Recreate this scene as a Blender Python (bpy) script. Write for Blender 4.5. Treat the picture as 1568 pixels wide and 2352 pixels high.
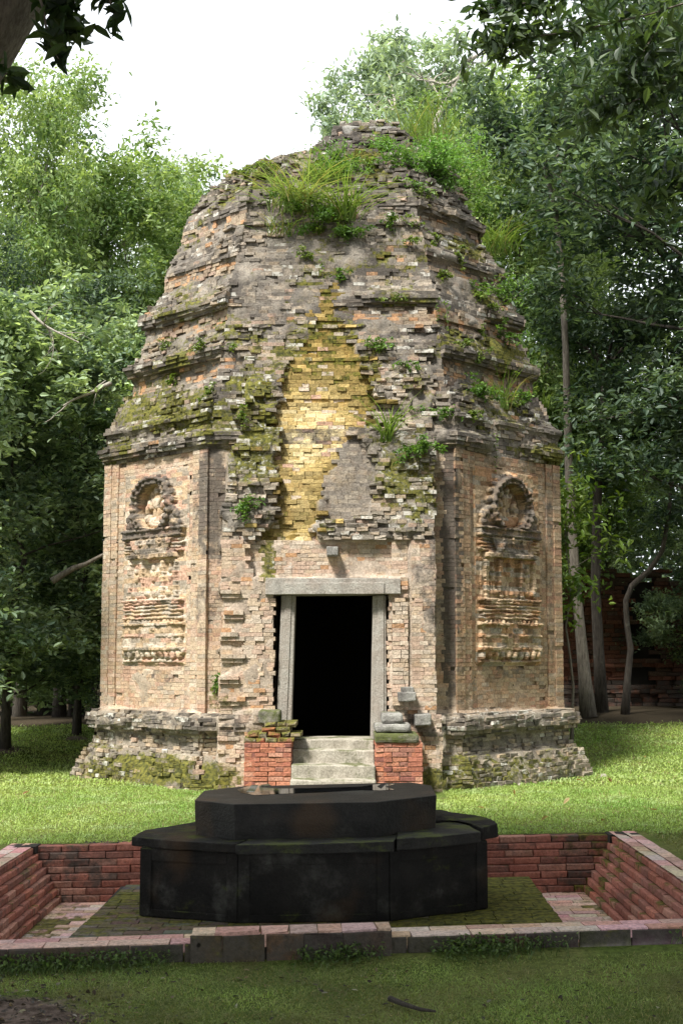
import bpy, math, random
import numpy as np
from mathutils import Vector, Matrix, noise as mn

for o in list(bpy.data.objects): bpy.data.objects.remove(o)
SC = bpy.context.scene
COL = SC.collection
R = math.radians
rnd = random.Random(7)
nr = np.random.default_rng(7)

# ------------------------------------------------------------------ camera
PITCH, F, ZC = R(6.16), 3000.0, 1.6            # F in pixels of a 1568 x 2352 picture
cam = bpy.data.cameras.new('camera'); camo = bpy.data.objects.new('camera', cam); COL.objects.link(camo)
cam.sensor_fit = 'VERTICAL'; cam.sensor_height = 36; cam.lens = F / 2352 * 36
cam.clip_start = 0.1; cam.clip_end = 2000
camo.location = (0, 0, ZC); camo.rotation_euler = (R(90) + PITCH, 0, 0)
SC.camera = camo

# ------------------------------------------------------------------ light
SUN_AZ, SUN_EL = R(35), R(55)                   # from behind the camera, to its left
sdir = Vector((-math.sin(SUN_AZ) * math.cos(SUN_EL), -math.cos(SUN_AZ) * math.cos(SUN_EL), math.sin(SUN_EL)))
sl = bpy.data.lights.new('sun', 'SUN'); sl.energy = 4.6; sl.angle = R(10); sl.color = (1, .965, .9)
so = bpy.data.objects.new('sun', sl); COL.objects.link(so)
so.rotation_euler = sdir.to_track_quat('Z', 'Y').to_euler(); so.location = (-8, -10, 25)
W = bpy.data.worlds.new('World'); SC.world = W; W.use_nodes = True
wt = W.node_tree; wt.nodes.clear()
wo = wt.nodes.new('ShaderNodeOutputWorld'); wb = wt.nodes.new('ShaderNodeBackground')
sky = wt.nodes.new('ShaderNodeTexSky'); sky.sky_type = 'NISHITA'; sky.sun_disc = False
sky.sun_elevation = SUN_EL; sky.sun_rotation = math.atan2(sdir.x, sdir.y)
sky.dust_density = 4; sky.air_density = 1.0; sky.ozone_density = 1
wn = wt.nodes.new('ShaderNodeTexNoise'); wn.inputs['Scale'].default_value = 2.2; wn.inputs['Detail'].default_value = 6
wr = wt.nodes.new('ShaderNodeMapRange'); wr.inputs[1].default_value = .3; wr.inputs[2].default_value = .6
wr.inputs[3].default_value = .8; wr.inputs[4].default_value = 1
wm = wt.nodes.new('ShaderNodeMix'); wm.data_type = 'RGBA'; wm.inputs[7].default_value = (8.8, 9.25, 9.7, 1)
tcw = wt.nodes.new('ShaderNodeTexCoord')
wt.links.new(tcw.outputs['Generated'], wn.inputs['Vector'])
wt.links.new(wn.outputs['Fac'], wr.inputs[0]); wt.links.new(wr.outputs[0], wm.inputs[0])
wt.links.new(sky.outputs[0], wm.inputs[6]); wt.links.new(wm.outputs[2], wb.inputs[0])
wb.inputs[1].default_value = .1
wt.links.new(wb.outputs[0], wo.inputs[0])
SC.view_settings.view_transform = 'Standard'; SC.view_settings.look = 'None'
SC.view_settings.exposure = 0.9; SC.view_settings.gamma = 1
SC.cycles.max_bounces = 6; SC.cycles.diffuse_bounces = 4; SC.cycles.glossy_bounces = 2
SC.cycles.transmission_bounces = 4; SC.cycles.caustics_reflective = False; SC.cycles.caustics_refractive = False
SC.cycles.use_denoising = True
SC.cycles.sample_clamp_indirect = 6

# ------------------------------------------------------------------ picture <-> place (used to find where things stand)
_c, _s = math.cos(PITCH), math.sin(PITCH)
def ray(px, py):
    r, u = px - 784, 1176 - py
    return Vector((r, F * _c - u * _s, F * _s + u * _c))
def at(px, py, Y):
    d = ray(px, py); k = Y / d.y
    return Vector((d.x * k, Y, ZC + d.z * k))
def proj(p):
    x, y, z = p[0], p[1], p[2] - ZC
    w = y * _c + z * _s
    if w < .1: return (-9999, -9999)
    return (784 + F * x / w, 1176 - F * (-y * _s + z * _c) / w)

def sstep(a, b, x):
    t = max(0., min(1., (x - a) / (b - a))); return t * t * (3 - 2 * t)
def fbm(x, y, z=0., o=3):
    return mn.fractal(Vector((x, y, z)), 1.0, 2.0, o)

# ------------------------------------------------------------------ nodes
class NT:
    def __init__(s, name):
        s.m = bpy.data.materials.new(name); s.m.use_nodes = True
        s.t = s.m.node_tree; s.t.nodes.clear()
        s.out = s.t.nodes.new('ShaderNodeOutputMaterial')
        s.tc = s.t.nodes.new('ShaderNodeTexCoord').outputs['Object']
    def n(s, k, **kw):
        x = s.t.nodes.new(k)
        for a, b in kw.items(): setattr(x, a, b)
        return x
    def set(s, sock, v):
        if hasattr(v, 'links'): s.t.links.new(v, sock)
        elif isinstance(v, (tuple, list)): sock.default_value = tuple(v) + (1,) if len(v) == 3 and len(sock.default_value) == 4 else v
        else: sock.default_value = v
    def noise(s, scale, detail=4, rough=.6, vec=None, dist=0):
        x = s.n('ShaderNodeTexNoise'); s.set(x.inputs['Vector'], vec or s.tc)
        x.inputs['Scale'].default_value = scale; x.inputs['Detail'].default_value = detail
        x.inputs['Roughness'].default_value = rough; x.inputs['Distortion'].default_value = dist
        return x.outputs['Fac']
    def scaled(s, v):
        x = s.n('ShaderNodeMapping'); s.t.links.new(s.tc, x.inputs[0]); x.inputs['Scale'].default_value = v
        return x.outputs[0]
    def vor(s, scale, feat='F1', vec=None):
        x = s.n('ShaderNodeTexVoronoi'); s.set(x.inputs['Vector'], vec or s.tc); x.feature = feat
        x.inputs['Scale'].default_value = scale
        return x.outputs['Distance']
    def mr(s, v, a, b, c=0., d=1.):
        x = s.n('ShaderNodeMapRange'); x.interpolation_type = 'SMOOTHSTEP'
        s.set(x.inputs[0], v)
        for i, q in enumerate((a, b, c, d)): s.set(x.inputs[i + 1], q)
        return x.outputs[0]
    def math(s, op, a, b=0.):
        x = s.n('ShaderNodeMath', operation=op); s.set(x.inputs[0], a); s.set(x.inputs[1], b); return x.outputs[0]
    def mix(s, f, a, b, mode='MIX'):
        x = s.n('ShaderNodeMix', data_type='RGBA', blend_type=mode); s.set(x.inputs[0], f); s.set(x.inputs[6], a); s.set(x.inputs[7], b)
        return x.outputs[2]
    def attr(s, name):
        x = s.n('ShaderNodeAttribute'); x.attribute_name = name; return x
    def sep(s, c):
        x = s.n('ShaderNodeSeparateColor'); s.set(x.inputs[0], c); return x.outputs
    def scale(s, c, v):
        x = s.n('ShaderNodeVectorMath', operation='SCALE'); s.set(x.inputs[0], c); s.set(x.inputs[3], v); return x.outputs[0]
    def nz(s):
        g = s.n('ShaderNodeNewGeometry'); x = s.n('ShaderNodeSeparateXYZ'); s.t.links.new(g.outputs['True Normal'], x.inputs[0]); return x.outputs[2]
    def bump(s, h, st=.5, d=.01):
        x = s.n('ShaderNodeBump'); x.inputs['Strength'].default_value = st; x.inputs['Distance'].default_value = d
        s.set(x.inputs['Height'], h); return x.outputs[0]
    def bsdf(s, col, rough=.9, normal=None, spec=.25):
        x = s.n('ShaderNodeBsdfPrincipled'); s.set(x.inputs['Base Color'], col); s.set(x.inputs['Roughness'], rough)
        x.inputs['Specular IOR Level'].default_value = spec
        if normal: s.t.links.new(normal, x.inputs['Normal'])
        s.t.links.new(x.outputs[0], s.out.inputs[0]); return x
MAT = {}
def brick_mat(name):
    t = NT(name)
    base = t.attr('Col').outputs['Color']
    st = t.sep(t.attr('St').outputs['Color'])
    n1 = t.noise(42, 5, .7); n2 = t.noise(9, 4, .6); n3 = t.noise(2.3, 3)
    c = t.scale(base, t.mr(n1, .25, .75, .62, 1.3))
    c = t.mix(t.mr(n2, .5, .75, 0, .3), c, t.mix(1, c, (1.12, .84, .68), 'MULTIPLY'))
    c = t.mix(t.mr(n3, .45, .7, 0, .28), c, t.mix(1, c, (.74, .8, .86), 'MULTIPLY'))
    sk = t.noise(5, 5, .65, t.scaled((1.6, 1.6, .22))); c = t.mix(t.mr(sk, .5, .72, 0, .42), c, t.mix(1, c, (.5, .47, .45), 'MULTIPLY')); c = t.mix(t.mr(t.noise(3.4, 5, .6), .55, .7, 0, .35), c, t.mix(1, c, (1.1, .95, .68), 'MULTIPLY'))
    # pits and pores
    pit = t.mr(t.noise(70, 2, .5), .62, .72, 0, .55)
    c = t.mix(pit, c, t.scale(c, .35))
    cr = t.math('ADD', st[2], t.math('MULTIPLY', t.math('SUBTRACT', t.noise(7, 6, .72), .5), 1.5))
    c = t.mix(t.mr(cr, .38, .8, 0, .88), c, t.mix(n1, (.035, .03, .027), (.13, .115, .1)))
    mo = t.math('ADD', st[0], t.math('MULTIPLY', t.math('SUBTRACT', t.noise(11, 6, .7), .5), 1.4))
    mo = t.math('ADD', mo, t.math('MULTIPLY', t.math('MULTIPLY', t.nz(), st[0]), .35))
    c = t.mix(t.mr(mo, .42, .72, 0, .93), c, t.mix(t.mr(t.noise(23, 4), .3, .7), (.03, .037, .009), (.165, .155, .027)))
    li = t.math('ADD', st[1], t.math('MULTIPLY', t.math('SUBTRACT', t.noise(16, 5, .65), .5), 2.2))
    c = t.mix(t.mr(li, .6, .95, 0, .8), c, t.mix(n1, (.4, .38, .33), (.7, .68, .61)))
    hm = t.math('MULTIPLY', t.mr(t.vor(8.5), .13, .06), t.mr(t.noise(2.6, 2), .5, .62)); c = t.mix(hm, c, t.scale(c, .22))
    n1 = t.math('SUBTRACT', n1, t.math('MULTIPLY', hm, .9))
    h = t.math('ADD', t.math('MULTIPLY', n1, .7), t.math('MULTIPLY', t.noise(18, 6, .7), .9))
    t.bsdf(c, .93, t.bump(h, .9, .012), .15)
    return t.m
MAT['brick'] = brick_mat('weathered_brick')

def stone_mat(name, a, b, rough=.8, moss=0., dark=0., sc=1., dust=0., spec=.25):
    t = NT(name)
    n1 = t.noise(60 * sc, 4, .7); n2 = t.noise(5 * sc, 5, .65); n3 = t.noise(2 * sc, 4, .6, t.scaled((3, 3, .5)))
    c = t.mix(t.mr(n2, .3, .7), a, b)
    c = t.scale(c, t.mr(n1, .3, .7, .7, 1.2))
    c = t.mix(t.mr(n3, .5, .75, 0, .5), c, t.scale(c, .5))
    if dust: c = t.mix(t.mr(t.noise(3.1 * sc, 6, .7), .5, .75, 0, dust), c, (.16, .16, .14)); c = t.mix(t.mr(t.noise(1.9 * sc, 3, .5), .52, .68, 0, .6), c, (.075, .045, .024)); c = t.mix(t.mr(t.vor(22), .12, .05, 0, t.mr(t.noise(2.5), .5, .65, 0, .5)), c, (.16, .16, .15))
    if dark: c = t.mix(t.mr(t.noise(1.7, 6, .7), .4, .65, 0, dark), c, (.02, .018, .016))
    if moss:
        m = t.math('ADD', t.noise(4, 6, .7), t.math('MULTIPLY', t.nz(), .12))
        c = t.mix(t.mr(m, .62 - moss * .3, .8 - moss * .3, 0, .9), c, t.mix(n1, (.03, .045, .01), (.1, .11, .02)))
    t.bsdf(c, rough, t.bump(t.math('ADD', n1, t.math('MULTIPLY', t.noise(14 * sc, 5, .7), 1.5)), .6, .012), spec)
    return t.m
MAT['frame'] = stone_mat('grey_sandstone', (.3, .26, .22), (.36, .34, .3), .8)
MAT['step'] = stone_mat('step_stone', (.31, .28, .225), (.42, .385, .32), .85, .2)
MAT['moss_stone'] = stone_mat('mossy_stone', (.16, .15, .12), (.22, .2, .16), .9, .55)
MAT['lichen_stone'] = stone_mat('lichen_stone', (.13, .12, .11), (.32, .31, .28), .9, .1)
MAT['altar'] = stone_mat('blackened_sandstone', (.011, .0105, .010), (.022, .020, .018), .75, .08, .4, 1., .42, .12)
MAT['altar_top'] = stone_mat('blackened_sandstone_top', (.011, .0105, .010), (.024, .022, .020), .5, .0, .3, dust=.3, spec=.22)
MAT['altar_cap'] = stone_mat('mossy_black_sandstone', (.013, .013, .012), (.028, .026, .023), .7, .22, .2)
t = NT('puddle_water'); b = t.bsdf((.02, .02, .02), .04, t.bump(t.noise(30, 2), .05, .002), .6); MAT['water'] = t.m
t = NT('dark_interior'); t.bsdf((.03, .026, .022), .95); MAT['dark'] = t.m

def leaf_mat(name, tr=.35, rough=.5):
    t = NT(name)
    c = t.attr('Col').outputs['Color']
    p = t.n('ShaderNodeBsdfPrincipled'); t.set(p.inputs['Base Color'], c); p.inputs['Roughness'].default_value = rough
    p.inputs['Specular IOR Level'].default_value = .45
    q = t.n('ShaderNodeBsdfTranslucent'); t.set(q.inputs[0], t.mix(1, c, (1.5, 1.5, .7), 'MULTIPLY'))
    m = t.n('ShaderNodeMixShader'); m.inputs[0].default_value = tr
    t.t.links.new(p.outputs[0], m.inputs[1]); t.t.links.new(q.outputs[0], m.inputs[2]); t.t.links.new(m.outputs[0], t.out.inputs[0])
    return t.m
MAT['leaf'] = leaf_mat('leaf', .35)
MAT['grass'] = leaf_mat('grass_blade', .3, .6)
def bark_mat(name, a, b):
    t = NT(name)
    n1 = t.noise(8, 6, .7, t.scaled((4, 4, .7))); n2 = t.noise(1.5, 4)
    c = t.mix(t.mr(n1, .3, .7), a, b); c = t.mix(t.mr(n2, .5, .7, 0, .5), c, t.scale(c, .55))
    c = t.mix(t.mr(t.noise(5, 5), .6, .72, 0, .35), c, (.25, .26, .2))
    t.bsdf(c, .92, t.bump(n1, .8, .03), .2); return t.m
MAT['bark'] = bark_mat('grey_bark', (.1, .085, .07), (.25, .22, .18))
MAT['bark_pale'] = bark_mat('pale_bark', (.26, .23, .19), (.48, .44, .38))
MAT['bark_dark'] = bark_mat('dark_bark', (.035, .03, .026), (.1, .085, .07))

t = NT('ground_soil')
n1 = t.noise(30, 5, .7); n2 = t.noise(1.2, 5)
gcol = t.mix(t.mr(n2, .4, .65), (.1, .14, .03), (.16, .17, .055))
gcol = t.scale(gcol, t.mr(n1, .3, .7, .6, 1.3))
dirt = t.mix(t.mr(t.noise(9, 6, .7), .35, .65), (.07, .05, .04), (.24, .18, .15))
dm = t.math('ADD', t.sep(t.attr('St').outputs['Color'])[0], t.math('MULTIPLY', t.math('SUBTRACT', t.noise(2.4, 6, .75), .5), 1.0))
gcol = t.mix(t.mr(dm, .4, .6), gcol, t.mix(t.sep(t.attr('St').outputs['Color'])[1], dirt, t.mix(n1, (.03, .024, .016), (.09, .07, .045))))
t.bsdf(gcol, .95, t.bump(t.math('ADD', n1, t.noise(90, 3)), .8, .02), .1); MAT['ground'] = t.m

# ------------------------------------------------------------------ mesh helpers
def link(name, me, mat, parent=None, smooth=False):
    o = bpy.data.objects.new(name, me); COL.objects.link(o)
    if mat: me.materials.append(MAT[mat] if isinstance(mat, str) else mat)
    if parent is not None: o.parent = parent
    if smooth: me.polygons.foreach_set('use_smooth', [True] * len(me.polygons))
    return o
def np_mesh(name, V, Fc, cols=None, smooth=False):
    """V (n,3), Fc (m,k) of one size"""
    V = np.asarray(V, np.float32); Fc = np.asarray(Fc, np.int32); k = Fc.shape[1]
    me = bpy.data.meshes.new(name)
    me.vertices.add(len(V)); me.vertices.foreach_set('co', V.ravel())
    me.loops.add(Fc.size); me.loops.foreach_set('vertex_index', Fc.ravel())
    me.polygons.add(len(Fc)); me.polygons.foreach_set('loop_start', np.arange(0, Fc.size, k, dtype=np.int32))
    me.polygons.foreach_set('loop_total', np.full(len(Fc), k, np.int32))
    for nm, c in (cols or {}).items():
        c = np.asarray(c, np.float32)
        if c.shape[1] == 3: c = np.concatenate([c, np.ones((len(c), 1), np.float32)], 1)
        a = me.attributes.new(nm, 'FLOAT_COLOR', 'POINT'); a.data.foreach_set('color', c.ravel())
    me.update(calc_edges=True); me.validate()
    me.polygons.foreach_set('use_smooth', [smooth] * len(me.polygons))
    return me
def tag(o, label=None, cat=None, group=None, kind=None):
    if label: o['label'] = label
    if cat: o['category'] = cat
    if group: o['group'] = group
    if kind: o['kind'] = kind
    return o
def empty(name, loc, label=None, cat=None, group=None):
    o = bpy.data.objects.new(name, None); COL.objects.link(o); o.location = loc; o.empty_display_size = .2
    return tag(o, label, cat, group)
def local(o, parent):
    """geometry was written in world coordinates: keep it there under a parent that was only moved"""
    o.parent = parent; o.matrix_parent_inverse = Matrix.Translation(-Vector(parent.location)); return o

class BK:
    """a heap of individually shaped bricks in one mesh"""
    T = [(0, 1, 5, 4), (1, 2, 6, 5), (2, 3, 7, 6), (3, 0, 4, 7), (4, 5, 9, 8), (5, 6, 10, 9), (6, 7, 11, 10), (7, 4, 8, 11), (8, 9, 10, 11)]
    def __init__(s): s.V = []; s.C = []; s.S = []; s.n = 0
    def add(s, O, T, N, u0, u1, z0, z1, o, depth=.16, ch=.008, jit=.003, col=(.4, .3, .2), st=(0, 0, 0), tilt=0., m0=0., m1=0., oref=0.):
        """O point at u=0,z=0 ; T tangent ; N outward normal ; m0/m1 mitre slopes of the two ends"""
        g = rnd.gauss
        dz = g(0, tilt); dn = g(0, tilt) * .6
        a = [(u0, z0), (u1, z0), (u1, z1), (u0, z1)]
        uc, zc = (u0 + u1) / 2, (z0 + z1) / 2
        for off, ins in ((o - depth, 0), (o - ch, 0), (o, ch)):
            for (u, z) in a:
                mm = m1 if u > uc else m0
                uu = u + mm * (off - oref) + (ins if u < uc else -ins)
                zz = z + (ins if z < zc else -ins) + dz * (u - uc)
                oo = off + dn * (u - uc)
                if off > o - depth: uu += g(0, jit); zz += g(0, jit); oo += g(0, jit)
                s.V.append((O.x + T.x * uu + N.x * oo, O.y + T.y * uu + N.y * oo, O.z + zz + T.z * uu))
        s.C += [col] * 12; s.S += [st] * 12; s.n += 1
    def build(s, name, parent=None, mat='brick'):
        k = np.arange(s.n)[:, None, None] * 12 + np.array(BK.T)[None]
        me = np_mesh(name, s.V, k.reshape(-1, 4), {'Col': s.C, 'St': s.S})
        return link(name, me, mat, parent)

class PM:
    """plain mesh builder: boxes, prisms, tubes"""
    def __init__(s): s.v = []; s.f = []
    def prism(s, pts, z0, z1, top=None):
        """pts: outline; top: optional different outline at z1"""
        n = len(pts); b = len(s.v); top = top or pts
        zz0 = z0 if callable(z0) else (lambda x, y: z0); zz1 = z1 if callable(z1) else (lambda x, y: z1)
        s.v += [(x, y, zz0(x, y)) for x, y in pts] + [(x, y, zz1(x, y)) for x, y in top]
        s.f += [tuple(b + i for i in reversed(range(n))), tuple(b + n + i for i in range(n))]
        s.f += [(b + i, b + (i + 1) % n, b + n + (i + 1) % n, b + n + i) for i in range(n)]
    def box(s, x0, x1, y0, y1, z0, z1): s.prism([(x0, y0), (x1, y0), (x1, y1), (x0, y1)], z0, z1)
    def tube(s, pts, rad, n=8, cap=True):
        b = len(s.v); k = len(pts); up = None
        for i, p in enumerate(pts):
            d = (Vector(pts[min(i + 1, k - 1)]) - Vector(pts[max(i - 1, 0)])).normalized()
            a = d.orthogonal().normalized() if up is None else (up - d * up.dot(d)).normalized()
            up = a; c = d.cross(a)
            for j in range(n):
                t = 2 * math.pi * j / n
                q = Vector(p) + (a * math.cos(t) + c * math.sin(t)) * rad[i]
                s.v.append(tuple(q))
        for i in range(k - 1):
            for j in range(n):
                s.f.append((b + i * n + j, b + i * n + (j + 1) % n, b + (i + 1) * n + (j + 1) % n, b + (i + 1) * n + j))
        if cap:
            s.f.append(tuple(b + j for j in reversed(range(n)))); s.f.append(tuple(b + (k - 1) * n + j for j in range(n)))
    def build(s, name, mat, parent=None, smooth=False, bevel=0., rough=0., seg=2):
        me = bpy.data.meshes.new(name); me.from_pydata(s.v, [], s.f); me.update()
        o = link(name, me, mat, parent, smooth)
        if rough:
            m = o.modifiers.new('s', 'SUBSURF'); m.subdivision_type = 'SIMPLE'; m.levels = m.render_levels = 3
        if bevel:
            m = o.modifiers.new('b', 'BEVEL'); m.width = bevel; m.segments = seg; m.limit_method = 'ANGLE'
            if rough: o.modifiers.move(1, 0)
        if rough:
            tx = bpy.data.textures.new('chip', 'CLOUDS'); tx.noise_scale = .12; tx.noise_depth = 3
            m = o.modifiers.new('d', 'DISPLACE'); m.texture = tx; m.strength = rough; m.mid_level = .5; m.texture_coords = 'GLOBAL'
        return o

# ------------------------------------------------------------------ terrain
SLOPE = .02
def gz(x, y):
    z = SLOPE * max(-4, min(4, x)) * (1 - sstep(12.5, 15.5, y))
    z -= .13 * (1 - sstep(7.3, 8.2, y))
    z += .05 * sstep(12, 15, y)
    z += .40 * sstep(17, 23, y)
    z += .12 * sstep(21, 24, y) * sstep(1, 5, x)
    z += .16 * math.exp(-((x + 4.9) / .7) ** 2 - ((y - 18.6) / .9) ** 2)       # low earth mound at the left
    z += .012 * fbm(x * .9, y * .9) 
    return z
PIT_C, PIT_HX = (-.16, 9.65), 2.47
PIT_Y0, PIT_Y1 = 7.75, 11.5
def in_pit(x, y, m=0.): return abs(x - PIT_C[0]) < PIT_HX + .32 + m and PIT_Y0 - .22 - m < y < PIT_Y1 + .12 + m
TCX, TCY, AP, HF = -.12, 18.32, 2.92, 1.46
def in_temple(x, y, g=.27):
    dx, dy = abs(x - TCX), abs(y - TCY)
    return dx < AP + g and dy < AP + g and dx + dy < (AP + HF) + g * 1.41 or (abs(x - TCX) < 1.25 and 14.1 < y < 16)
def dirt(x, y):
    px, py = proj((x, y, gz(x, y)))
    v = 0.
    if y < 8: v = max(v, 1.15 * math.exp(-((px - 20) / 190) ** 2 - ((py - 2350) / 75) ** 2))
    v = max(v, .9 * math.exp(-((x + 4.9) / .5) ** 2 - ((y - 18.6) / .6) ** 2), .8 * math.exp(-((px - 175) / 40) ** 2 - ((py - 1697) / 8) ** 2) if y > 15 else 0)
    v = max(v, .55 * math.exp(-((px - 1420) / 130) ** 2 - ((py - 1672) / 8) ** 2) if y > 15 else 0)
    v = max(v, 1.0 * sstep(21.3, 22.6, y + .5 * fbm(x * .7, 3)))
    return v
def build_ground():
    xs = np.concatenate([np.linspace(-120, -14, 12), np.arange(-13, 13.01, .22), np.linspace(14, 120, 12)])
    ys = np.concatenate([np.linspace(-60, 3, 12), np.arange(3.2, 27, .22), np.linspace(27.5, 40, 12), np.linspace(46, 180, 8)])
    # snap rows and columns to the rim of the pit so that a clean hole is left for it
    hx0, hx1, hy0, hy1 = PIT_C[0] - PIT_HX - .2, PIT_C[0] + PIT_HX + .2, PIT_Y0 - .1, PIT_Y1 + .1
    for v in (hx0, hx1): xs[np.argmin(abs(xs - v))] = v
    for v in (hy0, hy1): ys[np.argmin(abs(ys - v))] = v
    V = [(x, y, gz(x, y)) for y in ys for x in xs]
    S = [(dirt(x, y) if abs(x) < 14 and 3 < y < 30 else 1., sstep(20.5, 21.5, y), 0) for y in ys for x in xs]
    nx = len(xs); Fc = []
    for j in range(len(ys) - 1):
        for i in range(nx - 1):
            mx, my = (xs[i] + xs[i + 1]) / 2, (ys[j] + ys[j + 1]) / 2
            if hx0 < mx < hx1 and hy0 < my < hy1: continue
            Fc.append((j * nx + i, j * nx + i + 1, (j + 1) * nx + i + 1, (j + 1) * nx + i))
    o = link('ground', np_mesh('ground', V, Fc, {'St': S}), 'ground', smooth=True)
    tag(o, kind='structure')
build_ground()

# ------------------------------------------------------------------ the temple: surface function
TM = [(0, -.36), (.1, -.34), (.2, -.31), (.3, -.26), (.42, -.21), (.46, -.1), (.64, -.07), (.68, -.18), (.72, -.22), (.87, -.2), (.9, -.04), (.93, 0),
      (4.02, 0), (4.06, -.05), (4.12, -.1), (4.22, -.12), (4.25, -.03), (4.38, -.01), (4.4, -.07), (4.47, -.07), (4.5, 0), ]
TR = [(0, -.25), (.85, -.12), (.95, 0), (4.3, 0), (4.9, .2), (5.5, .33), (6.0, .45), (6.5, .61), (6.9, .77), (7.45, .93), (7.7, 1.07), (7.95, 1.22), (8.15, 1.42), (8.3, 1.6),
      (8.38, 1.85), (8.6, 2.1), (8.9, 2.38), (9.12, 2.58), (9.3, 2.8)]
_tr = lambda z: float(np.interp(z, [a for a, _ in TR], [b for _, b in TR]))
for z_, d_ in ((4.9, .0), (4.97, .08), (5.18, .05), (5.21, -.04), (5.28, -.11), (5.34, -.1), (5.4, -.02), (5.64, .04), (5.7, .08), (5.87, .06), (5.9, -.02), (5.97, -.1), (6.05, -.1), (6.1, -.02),
               (6.38, .05), (6.42, .08), (6.56, .06), (6.6, -.03), (6.7, -.1), (6.76, -.02), (7.05, .04), (7.1, .07), (7.24, .06), (7.28, -.03), (7.36, -.08), (7.42, .0), (7.8, 0), (8.05, 0), (8.38, 0), (8.6, 0), (8.9, 0), (9.12, 0), (9.3, 0)):
    TM.append((z_, _tr(z_) + d_))
TMx, TMy = zip(*TM); TRx, TRy = zip(*TR)
PZ = [(0, .5), (.4, .42), (.8, .4), (.92, .35), (3.1, .35), (3.5, .3), (4.0, .19), (4.5, .03), (4.9, -.1), (5.3, -.26), (5.7, -.42), (6.0, -.54), (9, -2.6)]
PZx, PZy = zip(*PZ)
ih = lambda xs, ys, v: float(np.interp(v, xs, ys))
# edges: name, tangent, normal, distance from centre, half length at inset 0, shrink per inset at each end
k2 = 1 / math.sqrt(2)
EDG = {'F': (Vector((1, 0, 0)), Vector((0, -1, 0)), AP, HF),
       'R': (Vector((k2, k2, 0)), Vector((k2, -k2, 0)), (AP + HF) * k2, HF * k2),
       'L': (Vector((k2, -k2, 0)), Vector((-k2, -k2, 0)), (AP + HF) * k2, HF * k2),
       'E': (Vector((0, 1, 0)), Vector((1, 0, 0)), AP, HF),
       'W': (Vector((0, -1, 0)), Vector((-1, 0, 0)), AP, HF),
       'NE': (Vector((-k2, k2, 0)), Vector((k2, k2, 0)), (AP + HF) * k2, HF * k2),
       'NW': (Vector((-k2, -k2, 0)), Vector((-k2, k2, 0)), (AP + HF) * k2, HF * k2),
       'N': (Vector((-1, 0, 0)), Vector((0, 1, 0)), AP, HF)}
TAN = math.tan(R(22.5))
def cshift(z): return .5 * sstep(7.9, 8.7, z)
def inpoly(px, py, P):
    c = False; j = len(P) - 1
    for i in range(len(P)):
        xi, yi = P[i]; xj, yj = P[j]
        if (yi > py) != (yj > py) and px < (xj - xi) * (py - yi) / (yj - yi) + xi: c = not c
        j = i
    return c
GOLD = [(598, 1366), (604, 1290), (596, 1225), (640, 1180), (632, 1060), (628, 960), (645, 900), (655, 850), (688, 800), (706, 765), (732, 735), (736, 662), (770, 655),
        (774, 740), (815, 795), (838, 860), (866, 915), (852, 965), (806, 995), (775, 1050), (742, 1120), (728, 1168), (722, 1242), (640, 1258), (630, 1366)]
GREYF = [(806, 995), (835, 1000), (860, 1060), (850, 1180), (740, 1200), (742, 1120), (775, 1050)]
def gold_at(x, z, y=15.2):
    px, py = proj((x, y, z)); jx = 16 * fbm(px * .02, py * .09, 3); px += jx; return inpoly(px, py, GOLD), inpoly(px, py, GREYF), px, py
def porch_edges(z):
    l = -1.26 + .05 * fbm(z * 2.2, 5); r = 1.2 + .03 * fbm(z * 2.2, 9)
    if z < .9: l -= .02; r += .06
    if z > 3.2: l += .1 * fbm(z * 3, 2) + .12 * (z - 3.2); r -= .10 * abs(fbm(z * 3, 7)) - .03
    return l, r
def porch(u, z):
    """distance of the doorway mass in front of the main face, or None"""
    l = -1.26 + .05 * fbm(z * 2.2, 5); r = 1.2 + .03 * fbm(z * 2.2, 9)
    if z < .9: l -= .02; r += .06
    if z > 3.2: l += .1 * fbm(z * 3, 2) + .12 * (z - 3.2); r -= .10 * abs(fbm(z * 3, 7)) - .03
    if not l < u < r or z > 6.0: return None
    p = ih(PZx, PZy, z)
    return p
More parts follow.
